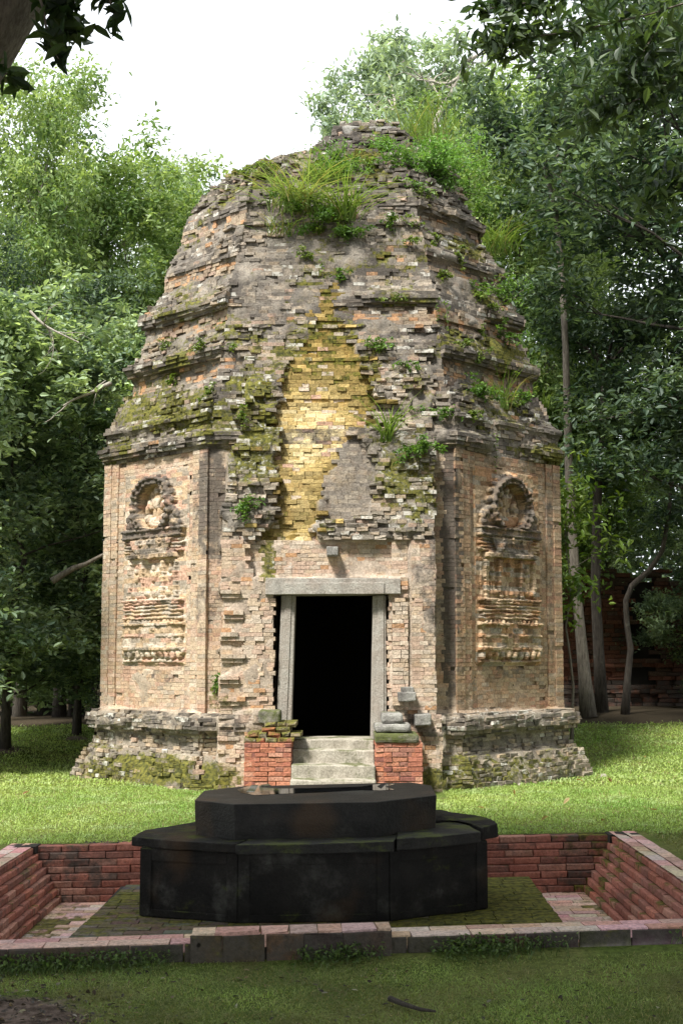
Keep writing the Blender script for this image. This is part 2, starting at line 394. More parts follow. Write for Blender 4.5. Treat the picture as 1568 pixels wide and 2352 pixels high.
def surf(e, u, z):
    """outward distance of the brick face from the base octagon, roughness, zone"""
    tm = ih(TMx, TMy, z); tr = ih(TRx, TRy, z)
    w = 0.                                        # how ruined
    if e == 'F':
        if z > 4.3: w = 1.
        if 5.1 < z < 5.45 and u > 1.0: w = .1
        if 5.75 < z < 6.3: w = 1 - sstep(.25, .5, u)
        if z > 6.3: w = 1
    elif e in ('L', 'W'):
        w = sstep(6.3, 6.7, z) * .6
        if z > 7.4: w = 1
    elif z > 7.4: w = 1
    if .0 < z < .9:
        w = .55 * sstep(.0, .35, fbm(u * 1.3 + ord(e[0]), z * 1.5, 3.3)) 
    n = fbm(u * 1.1 + 7 * ord(e[0]), z * 1.1, 1.7)
    # broken stretches of the cornices
    if z > 4: w = max(w, sstep(.25, .5, fbm(u * .9 + 3 * ord(e[0]), math.floor(z * 1.4) * 3.1, 8.2)) * .9)
    o = -(tm * (1 - w) + tr * w)
    rough = .004; zone = 'wall'
    if z < .9: rough, zone = .013, 'plinth'; o += .05 * n
    elif z > 4.0: rough, zone = .012, 'roof'; o += .05 * n * min(1, (z - 4) * 1.5)
    if z > 7.5: rough = .04; zone = 'crown'; o += .1 * n
    if zone == 'wall':
        hl = EDG[e][3]
        if e in 'LR' and hl - abs(u) < .27: o += .022
        if e in 'LR' and hl - abs(u) < .13: o += .012
        o += .012 * n
    if e == 'F':
        p = porch(u, z)
        if p is not None and p > o - .02:
            g, gr, px, py = gold_at(TCX + u, z, TCY - AP - p)
            zone = 'porch'; rough = .004; o = p + .02 * n
            if z < .95: rough = .018; o += .06 * n
            elif z < 2.48:
                a = abs(u - .04)
                if a < .84 + .05 * fbm(z * 1.6, 4): o -= .015; rough = .003
                if a < .66 + .05 * fbm(z * 2.5, 2): o -= .04; rough = .008
            elif z < 2.9:
                if -.95 < u < .92: o -= .09; rough = .005
            else:
                if g: o -= .05 + .09 * (1 - sstep(4.5, 5.2, z)); zone = 'gold'; rough = .014
                elif gr: o -= .10; zone = 'greyf'; rough = .009
                else:
                    rough = .02 if z > 3.0 else .01; zone = 'flank'
                    o += .06 * fbm(u * 3.5, z * 3.5, 4) 
            if 5.2 < z: o = max(o, -tr - .03)
        elif zone == 'roof' and 5.4 < z < 6.5 and abs(u) < .6 and gold_at(TCX + u, z, TCY - AP - o)[0]: zone = 'gold'; rough = .012; o -= .02
    return o, rough, zone
DOOR = (-.752, .512, .5, 2.47)      # x0, x1 of the brick opening for the door frame, z0, z1
PANEL_HU, PANEL_Z0, PANEL_Z1 = .66, 1.44, 3.86
PAN_U = {'L': 0.02, 'R': -.03}

# ---- colour of a brick from where it sits on the ruin
PAL = {'tan': (.46, .34, .22), 'pink': (.47, .305, .22), 'orange': (.44, .26, .145), 'greyt': (.34, .285, .22), 'pale': (.54, .45, .35), 'red': (.4, .185, .115),
       'grey': (.2, .172, .145), 'dkgrey': (.11, .095, .083), 'brown': (.27, .17, .1), 'gold': (.5, .365, .14), 'goldb': (.72, .6, .34), 'goldd': (.27, .19, .065), 'olive': (.15, .115, .03)}
def pick(*kv):
    t = sum(w for _, w in kv); r = rnd.random() * t
    for k, w in kv:
        r -= w
        if r <= 0: return PAL[k]
    return PAL[kv[0][0]]
# stains, plus porch shade painted as crust in the right recess: cx, cy, rx, ry, moss, lichen, crust
STAIN_SHADE = [(420, 960, 160, 45, .85, .3, .2), (350, 900, 60, 30, .7, .3, .3), (590, 960, 50, 120, .85, .5, .5), (540, 1010, 40, 50, .6, .5, .3), (690, 760, 40, 40, .6, .2, .2), (660, 830, 30, 60, .8, .2, .3), (850, 870, 30, 70, .6, .35, .3), (750, 590, 50, 90, .5, .25, .3), (930, 480, 160, 40, .3, .3, .6), (640, 460, 100, 40, .25, .3, .7), (1040, 830, 120, 30, .4, .3, .4), (1130, 900, 90, 40, .6, .4, .3), (470, 620, 60, 80, .2, .3, .5), (520, 860, 90, 30, .2, .5, .6), (1000, 770, 130, 18, .1, .3, .8), (700, 700, 60, 40, .4, .2, .5), (820, 720, 90, 25, .15, .35, .5),
         (400, 930, 150, 42, .75, .25, .2), (330, 960, 60, 40, .6, .3, .3), (560, 930, 80, 70, .65, .45, .5), (580, 1060, 60, 70, .8, .6, .4), (560, 1140, 50, 60, .45, .6, .1),
         (600, 860, 50, 50, .6, .3, .5), (930, 1100, 80, 80, .75, .5, .2), (960, 1160, 50, 40, .7, .55, .1), (900, 1020, 60, 50, .5, .55, .2), (860, 810, 40, 30, .5, .35, .1), (900, 880, 80, 60, .25, .5, .25),
         (1035, 1300, 22, 340, 0, .05, 1.0), (560, 1220, 40, 40, 0, .3, .35), (640, 1300, 60, 20, 0, .5, .1), (300, 1080, 60, 20, 0, 0, .4), (960, 1300, 40, 90, 0, .1, .5), (370, 1560, 30, 25, 0, 0, .6), (1150, 1540, 80, 30, 0, .1, .4), (990, 1350, 18, 200, 0, .05, .6), (1090, 1100, 40, 60, 0, 0, .4), (440, 1300, 12, 250, 0, .0, .4), (486, 1150, 40, 160, 0, .1, .85), (480, 1390, 36, 110, 0, .05, .55), (980, 1250, 25, 150, 0, .1, .4), (990, 1420, 14, 120, 0, .1, .45), (245, 1200, 14, 300, .0, .1, .35),  # first entry paints the porch's shadow down the right recess
         (1265, 1200, 16, 280, 0, .1, .5), (650, 690, 110, 70, .1, .2, .55), (640, 620, 110, 40, .05, .15, .45), (900, 610, 170, 40, .15, .2, .4), (900, 660, 170, 30, .1, .3, .35),
         (1100, 700, 100, 40, .3, .25, .5), (1080, 560, 90, 50, .35, .3, .4), (460, 650, 90, 35, .25, .2, .45), (450, 740, 90, 35, .2, .2, .3), (380, 790, 100, 22, .5, .2, .3), (480, 800, 80, 15, .1, .2, .6), (720, 540, 100, 60, .4, .25, .25),
         (600, 430, 170, 60, .1, .25, .6), (850, 330, 170, 50, .1, .2, .85), (930, 430, 140, 50, .15, .25, .55), (520, 490, 110, 70, .1, .3, .5),
         (330, 1770, 150, 40, .9, .3, .2), (470, 1790, 90, 40, .8, .1, .0), (300, 1670, 120, 40, .35, .5, .5), (230, 1720, 50, 60, .5, .4, .5), (430, 1660, 50, 40, .1, .4, .6), (990, 1790, 50, 30, .9, .2, .1),
         (1160, 1770, 180, 35, .6, .5, .2), (1060, 1780, 60, 50, .75, .3, .1), (1140, 1650, 170, 30, .2, .55, .45), (1180, 1700, 130, 40, .2, .2, .5), (1290, 1760, 60, 60, .55, .35, .2),
         (1150, 960, 130, 50, .5, .35, .35), (1200, 820, 60, 60, .5, .3, .3), (1050, 870, 80, 60, .15, .3, .45), (1060, 790, 60, 40, .2, .25, .4), (640, 1640, 50, 30, .4, .3, .0), (615, 1300, 18, 70, .8, .1, .1), (500, 1600, 25, 40, .55, .1, .2)]
def stain_shade(px, py):
    a = [0., 0., 0.]
    for cx, cy, rx, ry, m, l, c in STAIN_SHADE:
        d = ((px - cx) / rx) ** 2 + ((py - cy) / ry) ** 2
        if d < 4:
            w = math.exp(-d * d * .5 if d < 1 else -d * .75)
            a[0] = max(a[0], m * w); a[1] = max(a[1], l * w); a[2] = max(a[2], c * w)
    return a
def mottle(P):
    x, y, z = P[0], P[1] * .7, P[2]
    return .29 + .8 * fbm(x * 1.2, y * 1.2, z * 2.1, 4), .16 + .5 * fbm(x * 1.9 + 9, y * 1.9, z * 2.7, 4), .26 + .95 * fbm(x * 1.5 - 7, y * 1.5, z * 2.3, 4)
def paint(e, u, z, P, zone, ledge=False):
    px, py = proj(P)
    st = stain_shade(px, py) if e in 'FLR' or py < 0 else [.3 * rnd.random(), .2, .35]
    if zone == 'plinth' and math.exp(-((px - 485) / 45) ** 2 - ((py - 1720) / 50) ** 2) + math.exp(-((px - 1010) / 40) ** 2 - ((py - 1730) / 45) ** 2) + .8 * math.exp(-((px - 330) / 50) ** 2 - ((py - 1700) / 18) ** 2) > rnd.random(): c = pick(('pale', 3), ('tan', 2), ('pink', 1)); st = [st[0] * .3, st[1], st[2] * .2]
    elif zone == 'plinth': c = pick(('grey', 3), ('greyt', 3), ('dkgrey', 1), ('tan', 1.5), ('pale', .6)); st[1] = max(st[1], .25)
    elif zone == 'gold':
        b = math.exp(-((px - 720) / 90) ** 2 - ((py - 985) / 90) ** 2) + .5 * math.exp(-((px - 690) / 40) ** 2 - ((py - 1150) / 90) ** 2) + .8 * math.exp(-((px - 690) / 45) ** 2 - ((py - 1235) / 14) ** 2)
        q = b + .5 * fbm(px * .012, py * .02, 2) + rnd.gauss(0, .13)
        c = PAL['goldb'] if q > .75 else PAL['gold'] if q > .3 else PAL['goldd'] if q > -.05 else PAL['olive']
        w0 = rnd.uniform(.25, .6); c = tuple(a * (1 - w0) + w0 * (.26 + .36 * min(1, b), .19 + .32 * min(1, b), .06 + .23 * min(1, b))[i] for i, a in enumerate(c))
        if rnd.random() < .07: c = pick(('pale', 2), ('pink', 1))
        st = [max(0, .62 - .75 * b) * rnd.uniform(.45, 1.25), .05, .05]
        if px < 660 and 1180 < py: st[0] = .5
    elif zone == 'greyf': c = pick(('grey', 4), ('greyt', 3), ('pale', .5)); st[2] = max(st[2], .25)
    elif zone in ('flank', 'roof') and 640 < py < 1290 and inpoly(px + rnd.gauss(0, 26), py + rnd.gauss(0, 16), GOLD): c = pick(('goldd', 2), ('olive', 2), ('gold', 1.2), ('greyt', 1)); st = [max(st[0], .5 * rnd.random() + .15), st[1] * .5, st[2] * .6]
    elif zone == 'flank': c = pick(('greyt', 3), ('grey', 2), ('pale', 1.6), ('tan', 1.5), ('pink', .8)); st[1] = max(st[1], .42); st[0] = max(st[0], .25 + .45 * (fbm(P.x * 2.2, P.z * 2.2, 8) + .2) * (py < 1220)); st[2] = max(st[2], .3 * (1 - sstep(1150, 1300, py)))
    elif zone == 'porch':
        c = pick(('pink', 3), ('pale', 2.2), ('tan', 3), ('greyt', 1.2), ('orange', .4)); st[1] = max(st[1], .12)
        if py > 1240: st[2] = max(st[2], .1 + .4 * fbm(px * .012, py * .012, 21))
    elif zone == 'wall':
        q = fbm(px * .009, py * .012, 6) + rnd.gauss(0, .25)
        st[2] = max(st[2], .02 + .45 * fbm(px * .011, py * .007, 31))
        if e in ('R', 'E'): c = pick(('orange', 1.1), ('brown', 2), ('tan', 2.4), ('greyt', 1.2)) if q < .25 else pick(('orange', 2), ('red', 1), ('tan', 1))  # right faces picked browner, their shade put into the colour
        else: c = pick(('tan', 3.4), ('pink', 1.4), ('greyt', .8), ('pale', 1.), ('orange', .9)) if q < .35 else pick(('orange', 1.6), ('red', 1.), ('pink', 1.2))
    else:
        q = fbm(px * .008, py * .014, 5) + rnd.gauss(0, .2)
        c = pick(('grey', 3), ('greyt', 3), ('tan', .6), ('dkgrey', 1.4), ('pale', .9)) if q < .38 else pick(('tan', 2), ('pink', 1), ('orange', .6), ('greyt', 1.5))
        if zone == 'crown': c = pick(('grey', 2), ('dkgrey', 3), ('greyt', 1.5), ('pink', .5), ('pale', .4))
        st[1] = max(st[1], .14); a_, b_, c_ = mottle(P); st = [max(st[0], a_), max(st[1], b_), max(st[2], c_)]
        # sheltered warm recess under the cornices: bare orange brick
        tm = ih(TMx, TMy, z)
        for a, b in ((4.96, 5.19), (5.64, 5.89), (6.38, 6.58), (7.08, 7.27)):
            if a < z < b and e in 'LR' or (a == 5.64 and e == 'F' and u > .3 and a < z < b):
                c = pick(('orange', 1.4), ('brown', 1.5), ('tan', 2), ('pink', .6)); st = [st[0] * .2, st[1] * .3, st[2] * .35]
    if ledge: st[2] = max(st[2], .62); st[1] = max(st[1], .25)
    if zone in ('flank', 'roof', 'plinth', 'crown'):
        st = [st[0] * rnd.uniform(.55, 1.25), .8 if rnd.random() < st[1] * .3 else st[1] * .85, st[2] * rnd.uniform(.7, 1.2)]
    v = rnd.uniform(.86, 1.12)
    if zone != 'gold' and c not in (PAL['goldd'], PAL['olive'], PAL['gold']):
        m = MEAN[('wallR_shade' if e in 'RE' else 'wall') if zone == 'wall' else zone if zone in ('porch', 'plinth') else 'roof']
        if c not in (PAL['red'], PAL['orange']) or zone == 'wall': c = tuple(a * .5 + b * .5 for a, b in zip(c, m))
    return tuple(x * v for x in c), tuple(st)
MEAN = {'gold': (.3, .21, .06), 'wall': (.48, .39, .295), 'wallR_shade': (.375, .28, .195), 'porch': (.49, .4, .315), 'plinth': (.29, .25, .195), 'roof': (.25, .22, .182)}  # right wall mean is darkened to carry the shade of those faces
LEDGES = ((.68, .9), (4.05, 4.25), (4.39, 4.49), (5.2, 5.36), (5.89, 6.08), (6.6, 6.75), (7.27, 7.38))

PARTS = {}
def part_of(z, zone):
    if zone in ('porch', 'gold', 'greyf', 'flank'): return 'doorway_front'
    if z < .9: return 'plinth'
    if z < 4.03: return 'wall'
    if z < 4.5: return 'cornice'
    if z < 5.4: return 'roof_tier'
    if z < 6.09: return 'roof_tier.001'
    if z < 6.77: return 'roof_tier.002'
    if z < 7.42: return 'roof_tier.003'
    return 'broken_roof_top'
def side_part(nm, e, u): return nm + ('_right' if e in 'RE' or e == 'F' and u > 0 else '_left') if nm == 'cornice' else nm
def edge_frame(e, z):
    T, N, d, h = EDG[e]
    c = Vector((TCX + cshift(z), TCY, 0))
    return T, N, c + N * d, h
SMOOTH = [(640, 655, 115, 95), (905, 630, 175, 75), (1090, 690, 100, 50), (800, 1090, 60, 90), (470, 745, 80, 20), (640, 830, 40, 30), (1000, 1000, 60, 30)]
def smooth(e, z, P, zone):
    """how far the courses are worn or crusted into one flat face"""
    if zone == 'wall': return 1.
    if zone == 'porch': return .9 if z > .95 and abs(P.x + .08) > .84 or z > 2.48 else .45
    if zone == 'gold': return .5
    if zone == 'greyf': return .9
    if zone == 'plinth': return .25
    for a, b in ((4.96, 5.19), (5.64, 5.89), (6.38, 6.58), (7.08, 7.27)):
        if a < z < b and zone == 'roof': return .9
    px, py = proj(P)
    q = sstep(-.05, .15, fbm(P.x * 1.3, z * 1.6, P.y * 1.3 + 2))
    for cx, cy, rx, ry in SMOOTH:
        q = max(q, 1 - sstep(.6, 1.2, ((px - cx) / rx) ** 2 + ((py - cy) / ry) ** 2))
    return q * (.95 if zone != 'crown' else .2)
def temple_bricks():
    z = -.12; CH = .0485; k = 0
    while z < 9.16:
        ch = CH * rnd.uniform(.94, 1.06)
        zm = z + ch / 2; k += 1
        ledge = any(a < zm < b for a, b in LEDGES)
        cj = rnd.gauss(0, .018) if zm > 4.5 else 0.
        for e in ('F', 'L', 'R', 'E', 'W'):
            T, N, O, h = edge_frame(e, zm)
            hl = h - TAN * ih(TRx, TRy, zm)          # ends of the edge at this height
            if hl < .03: continue
            u = -hl - .01
            first = True
            while u < hl - .02:
                lw = rnd.uniform(.085, .15) if not ledge else rnd.uniform(.1, .24)
                if e in 'EW' : lw *= 1.3
                if first and k % 2: lw *= .55
                u1 = min(hl + .01, u + lw)
                if hl - u1 < .06: u1 = hl + .01
                if e in 'LR' and .9 < zm < 4.03:
                    for bp in (-hl + .13, -hl + .27, PAN_U[e] - PANEL_HU + .05, PAN_U[e] + PANEL_HU - .05, hl - .27, hl - .13):
                        if u + .015 < bp < u1 - .001: u1 = bp; break
                if e == 'F' and zm < 4.2:
                    for bp in porch_edges(zm) + ((.70, .885, .925) if .95 < zm < 2.9 else ()):
                        if u + .015 < bp < u1 - .001: u1 = bp; break
                um = (u + u1) / 2
                # split bricks at the edges of the doorway mass
                o, rough, zone = surf(e, um, zm)
                x = TCX + um
                skip = e == 'F' and zone == 'porch' and DOOR[0] < x < DOOR[1] and DOOR[2] < zm < DOOR[3]
                if e == 'F' and zm < .66 and -.56 < x < .36: skip = True
                if e == 'F' and zone == 'porch' and 2.245 < zm < 2.485 and -.93 < x < .72: o -= .12
                if not skip and e == 'F' and zone == 'porch' and DOOR[2] < zm < DOOR[3]:
                    if u + TCX < DOOR[0] < u1 + TCX: u1n = DOOR[0] - TCX + rnd.uniform(-.03, .0); u1b = u1; u1 = u1n
                    if u + TCX < DOOR[1] < u1 + TCX: u = DOOR[1] - TCX + rnd.uniform(0, .02)
                    if u1 - u < .03: u = max(u1, u + .05); continue
                if e in 'LR' and abs(um - PAN_U[e]) < PANEL_HU - .05 and PANEL_Z0 + .02 < zm < PANEL_Z1 - .02: skip = True
                if not skip:
                    q = rnd.random()
                    if zone in ('roof', 'crown', 'flank') and not ledge:
                        if q < .05: o -= rnd.uniform(.03, .08)
                        elif q < .09: o += rnd.uniform(.01, .03)
                    if zone in ('roof', 'crown', 'flank') and not ledge:
                        hv = fbm(um * 3.2 + ord(e[0]), zm * 4.2, 17)
                        if hv > .28: o -= .05 + .09 * (hv - .28)
                    if zone == 'plinth' and fbm(um * 2.6 + ord(e[0]), zm * 4, 19) > .3: o -= .06
                    if zone == 'plinth' and q < .05: o -= rnd.uniform(.02, .08)
                    if zone == 'wall' and q < .022: o -= rnd.uniform(.03, .07)
                    if zone == 'porch' and .95 < zm < 2.5 and (x < -.95) and q < .06: o -= .05
                    # stepped ledges of the broken pilaster left of the door
                    if zone == 'porch' and -1.38 < x < -1.12 and 1.0 < zm < 2.4: o += (.045 if k % 5 == 0 else .02 if k % 5 == 4 else -.015); 
                    if zone == 'porch' and .70 < um < .885 and 1.02 < zm < 2.9: o += .028
                    if zone == 'porch' and .885 < um < .925 and 1.02 < zm < 2.9: o -= .05
                    pc0 = O + T * um + N * o; pc0.z = zm; sm = smooth(e, zm, pc0, zone)
                    o += rnd.gauss(0, rough * (1 - .85 * sm)) + cj * (1 - sm) - .012 * sm * (zone in ('roof', 'flank'))
                    Pc = O + T * um + N * o; Pc.z = zm
                    col, st = paint(e, um, zm, Pc, zone, ledge and surf_m(e, um, zm))
                    dp = .2
                    if e == 'F' and zone in ('porch', 'flank') and (um < -1.0 or um > .95): dp = .5
                    if e == 'F' and (abs(um - DOOR[0] + TCX) < .12 or abs(um - DOOR[1] + TCX) < .12) and zm < 2.6: dp = .42
                    sm = smooth(e, zm, Pc, zone)
                    gap = .0008 if sm > .5 else .0014 if zone == 'gold' else .0022
                    b = PARTS.setdefault(side_part(part_of(zm, zone), e, um), BK())
                    rag = zone in ('crown', 'plinth', 'roof', 'flank')
                    b.add(O, T, N, u + gap, u1 - gap, z + gap * .8, z + ch - gap * .8 + rnd.uniform(-.002, .002), o, dp,
                          rnd.uniform(.0012, .003) if not rag or sm > .5 else rnd.uniform(.003, .008), .0011 if sm > .5 else .0018 if not rag else .0045, col, st,
                          .002 if not rag or sm > .5 else (.016 if zone != 'crown' else .05),
                          TAN * -1 if first else 0, TAN if u1 >= hl else 0, -ih(TRx, TRy, zm))
                u = u1; first = False
        z += ch
def surf_m(e, u, z):
    return not (e == 'F' and z > 4.3 and u < .3)
temple_bricks()
def loose_bricks():
    b = PARTS['broken_roof_top']; r = random.Random(4); n = 0
    while n < 150:
        e = r.choice('FFLR'); z = r.uniform(7.3, 9.02); T, N, O, h = edge_frame(e, z); hl = h - TAN * ih(TRx, TRy, z)
        if hl < .1: continue
        u = r.uniform(-hl, hl); o = surf(e, u, z)[0]; a = r.uniform(-.5, .5); w = r.uniform(.08, .17); hh = r.uniform(.04, .09)
        T2 = (T * math.cos(a) + N * math.sin(a)); N2 = (N * math.cos(a) - T * math.sin(a)); P = O + T * u + N * o; P.z = z
        c, st = paint(e, u, z, P, 'crown'); P.z = 0
        b.add(P, T2, N2, -w / 2, w / 2, z - hh / 2, z + hh / 2, r.uniform(.0, .07), .2, .006, .008, c, st, .12); n += 1
loose_bricks()
temple = empty('brick_temple', (TCX, TCY, 0), 'octagonal ruined brick temple tower with a dark doorway and golden mossy front', 'temple')
for nm, b in PARTS.items():
    local(b.build(nm.replace('_left', '').replace('_right', '').split('.')[0]), temple)

# ---- the core behind the bricks (what shows in the joints and broken places)
def core():
    V, Fc, C, S = [], [], [], []
    zs = list(np.arange(-.2, 9.1, .041))
    for e in EDG:
        cols = 45 if e in ('F', 'L', 'R') else 5
        ts = np.linspace(-1, 1, cols)
        fr = e in 'FLREW'
        if e == 'F':
            ts = np.sort(np.concatenate([ts * 1.0, (np.array([-1.40, -1.37, -1.33, -1.27, 1.17, 1.23, DOOR[0] - TCX - .07, DOOR[0] - TCX - .02, DOOR[1] - TCX + .02, DOOR[1] - TCX + .07])) / HF]))
        base = len(V); nc = len(ts)
        for z in zs:
            T, N, O, h = edge_frame(e, z); hl = max(.02, h - TAN * ih(TRx, TRy, z))
            for t_ in ts:
                u = t_ * hl if not (e == 'F' and z < 4) else t_ * HF
                o, _r, zn = surf(e, u, z) if fr else (-ih(TMx, TMy, z), 0, 'roof')
                wf = fbm(u * 2.1 + 5 * ord(e[0]), z * 2.6, 23) + .5 * fbm(u * 7 + ord(e[0]), z * 9, 29)
                if e in 'LR' and abs(u - PAN_U[e]) < PANEL_HU and PANEL_Z0 < z < PANEL_Z1: o -= .05
                o += (min(.007, -.012 + .03 * wf) if zn in ('wall', 'porch') else min(.012, -.023 + .045 * wf) if zn in ('plinth', 'roof', 'greyf') else min(.0, -.03 + .04 * wf)) if fr and z < 7.6 else -.05
                uu = u + (TAN * (o + ih(TRx, TRy, z)) * (1 if t_ > 0 else -1) if abs(t_) > .999 else 0)
                p = O + T * uu + N * o; V.append((p.x, p.y, z))
                px, py = proj((p.x, p.y, z)); st = stain_shade(px, py)
                mc = MEAN[('wallR_shade' if e in 'RE' else 'wall') if zn == 'wall' else zn if zn in ('porch', 'plinth', 'gold') else 'roof']
                if zn in ('roof', 'flank', 'greyf', 'crown') and z > 4: st = [max(q0, q1) for q0, q1 in zip(st, mottle((p.x, p.y, z)))]
                vv = .82 + .35 * fbm(u * 3 + ord(e[0]), z * 4, 31); C.append(tuple(q_ * vv for q_ in mc)); S.append((st[0] * .9, max(.08, st[1]), max(st[2], .1)))
        for j in range(len(zs) - 1):
            for i in range(nc - 1):
                if e == 'F' and zs[j] < 2.44 and zs[j + 1] > .45:
                    um = (ts[i] + ts[i + 1]) / 2 * HF + TCX
                    if DOOR[0] - .03 < um < DOOR[1] + .03: continue
                a = base + j * nc + i
                Fc.append((a, a + 1, a + nc + 1, a + nc))
    me = np_mesh('mortar_core', V, Fc, {'Col': C, 'St': S}, True)
    local(link('mortar_core', me, 'brick'), temple)
    cp = PM(); cp.box(TCX + .1, TCX + .9, TCY - .45, TCY + .45, 8.8, 9.05); local(cp.build('top_rubble', 'lichen_stone', None, False, .02, .05), temple)
core()
# dark chamber behind the door, its floor lower than the threshold
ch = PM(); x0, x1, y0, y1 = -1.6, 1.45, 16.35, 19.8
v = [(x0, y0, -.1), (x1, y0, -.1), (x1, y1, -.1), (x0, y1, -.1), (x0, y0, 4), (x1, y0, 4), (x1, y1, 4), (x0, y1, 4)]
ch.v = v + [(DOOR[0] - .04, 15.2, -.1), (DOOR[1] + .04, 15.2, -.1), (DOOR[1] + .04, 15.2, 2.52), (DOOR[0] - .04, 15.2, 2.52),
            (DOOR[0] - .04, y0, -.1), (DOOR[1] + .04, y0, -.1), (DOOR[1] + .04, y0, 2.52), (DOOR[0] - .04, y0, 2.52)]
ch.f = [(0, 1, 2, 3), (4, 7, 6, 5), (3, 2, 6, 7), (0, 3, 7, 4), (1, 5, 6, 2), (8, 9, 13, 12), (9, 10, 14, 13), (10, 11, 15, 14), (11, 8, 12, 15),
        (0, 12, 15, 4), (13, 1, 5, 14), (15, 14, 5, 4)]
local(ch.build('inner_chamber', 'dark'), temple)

# ---- door frame of grey sandstone
DY = 15.13
frame = empty('door_frame', (-.1, DY, .6)); local(frame, temple)
frame.parent = temple; frame.matrix_parent_inverse = Matrix.Translation(-Vector(temple.location))
def slab_px(name, quad, y0, y1, mat, parent, bevel=.012, rough=.0):
    """a block whose front face is the four given points at depth y0"""
    m = PM(); b = [at(px, py, y0) for px, py in quad]
    m.v = [tuple(p) for p in b] + [(p.x, y1, p.z) for p in b]
    m.f = [(0, 1, 2, 3), (7, 6, 5, 4), (0, 4, 5, 1), (1, 5, 6, 2), (2, 6, 7, 3), (3, 7, 4, 0)]
    o = m.build(name, mat, None, False, bevel, rough); local(o, parent); return o
slab_px('lintel', [(609, 1366), (920, 1364), (919, 1328), (610, 1327)], DY - .12, DY + .35, 'frame', frame, .008)
slab_px('lintel_band', [(654, 1365), (882, 1364), (882, 1338), (654, 1339)], DY - .138, DY - .115, 'frame', frame, .005)
slab_px('jamb', [(633, 1700), (668, 1700), (679, 1367), (646, 1367)], DY, DY + .3, 'frame', frame, .012, .008)
slab_px('jamb', [(851, 1700), (888, 1700), (886, 1367), (856, 1367)], DY, DY + .3, 'frame', frame, .012, .008)
slab_px('jamb_moulding', [(641, 1698), (657, 1698), (670, 1367), (655, 1367)], DY - .014, DY + .01, 'frame', frame, .005)
slab_px('jamb_moulding', [(864, 1698), (882, 1698), (881, 1367), (868, 1367)], DY - .014, DY + .01, 'frame', frame, .005)

# ---- steps
stairs = empty('stairs', (-.1, 14.6, .1)); local(stairs, temple)
for i, (y0, yb, z1, wob) in enumerate(((14.93, 15.6, .632, .012), (14.66, 15.0, .535, .02), (14.38, 14.75, .397, .02), (14.1, 14.5, .262, .02), (13.85, 14.2, .15, .01))):
    m = PM(); xa, xb = -.545, .365
    n = 14
    pts = [(xa + (xb - xa) * j / n, y0 + .005 * math.sin(j * 1.7 + i)) for j in range(n + 1)] + [(xb, yb), (xa, yb)]
    m.prism(pts, .0, lambda x, y, z1=z1, i=i: z1 + .006 * math.cos((x + .1) * 3 + i) - .005)
    local(m.build('step', 'step', None, False, .014, .008), stairs)

# ---- red brick cheek walls beside the steps, old stones on them
def cheek(xa, xb, y0, y1, z0, z1, seed):
    pr = empty('stair_cheek_wall', ((xa + xb) / 2, y0, z0)); local(pr, temple)
    b = BK(); z = z0; k = 0
    while z < z1 - .01:
        k += 1; hgt = .052
        for (O, T, N, L) in ((Vector((xa, y0, 0)), Vector((1, 0, 0)), Vector((0, -1, 0)), xb - xa), (Vector((xb, y0, 0)), Vector((0, 1, 0)), Vector((1, 0, 0)), y1 - y0), (Vector((xa, y1, 0)), Vector((0, -1, 0)), Vector((-1, 0, 0)), y1 - y0)):
            u = 0
            while u < L - .01:
                w = rnd.choice((.17, .17, .09)) if u or k % 2 else .09
                u1 = min(L, u + w)
                if L - u1 < .03: u1 = L
                c = rnd.choice(((.42, .17, .105), (.45, .2, .125), (.38, .15, .1), (.45, .23, .16), (.32, .15, .11)))
                if rnd.random() < .08: c = (.24, .1, .08)
                b.add(O, T, N, u + .003, u1 - .003, z + .003, z + hgt - .002, rnd.gauss(0, .004), .12, .005, .002, c, (.12 + .2 * (z > z1 - .09), .06, .2 + .2 * rnd.random()))
                u = u1
        z += hgt
    local(b.build('brickwork'), pr)
    return pr, z
pl, zt = cheek(-1.06, -.545, 14.45, 15.15, .0, .625, 1)
m = PM(); m.box(-1.04, -.56, 14.47, 15.15, .0, zt - .03); local(m.build('fill', 'moss_stone'), pl)
b = BK()
for k in range(4):
    zz = zt + k * .055; u = 0.03 * k + (.12 if k > 1 else 0)
    while u < .52 - .02 * k:
        w = rnd.uniform(.09, .18)
        b.add(Vector((-1.06, 14.45 + .06 * k, 0)), Vector((1, 0, 0)), Vector((0, -1, 0)), u, u + w - .006, zz, zz + .05, rnd.gauss(0, .015), .5, .014, .006, rnd.choice(((.3, .15, .09), (.25, .2, .13), (.2, .17, .12), (.34, .13, .08))), (.55, .15, .3), .03); u += w
local(b.build('capping_brick_course'), pl)
m = PM(); m.box(-.92, -.68, 14.62, 15.05, zt + .2, zt + .34); local(m.build('capstone', 'moss_stone', None, False, .02, .03), pl)
p2, zt = cheek(.372, .885, 14.45, 15.15, .0, .61, 2)
m = PM(); m.box(.39, .865, 14.47, 15.15, .0, zt - .03); local(m.build('fill', 'moss_stone'), p2)
for (xa, xb, h0, h1, yo, mt) in ((.36, .845, .0, .1, 14.42, 'moss_stone'), (.365, .765, .11, .195, 14.5, 'lichen_stone'), (.445, .68, .2, .31, 14.62, 'lichen_stone')):
    m = PM(); m.box(xa, xb, yo, 15.1, zt + h0, zt + h1); local(m.build('capstone', mt, None, False, .03, .025), p2)
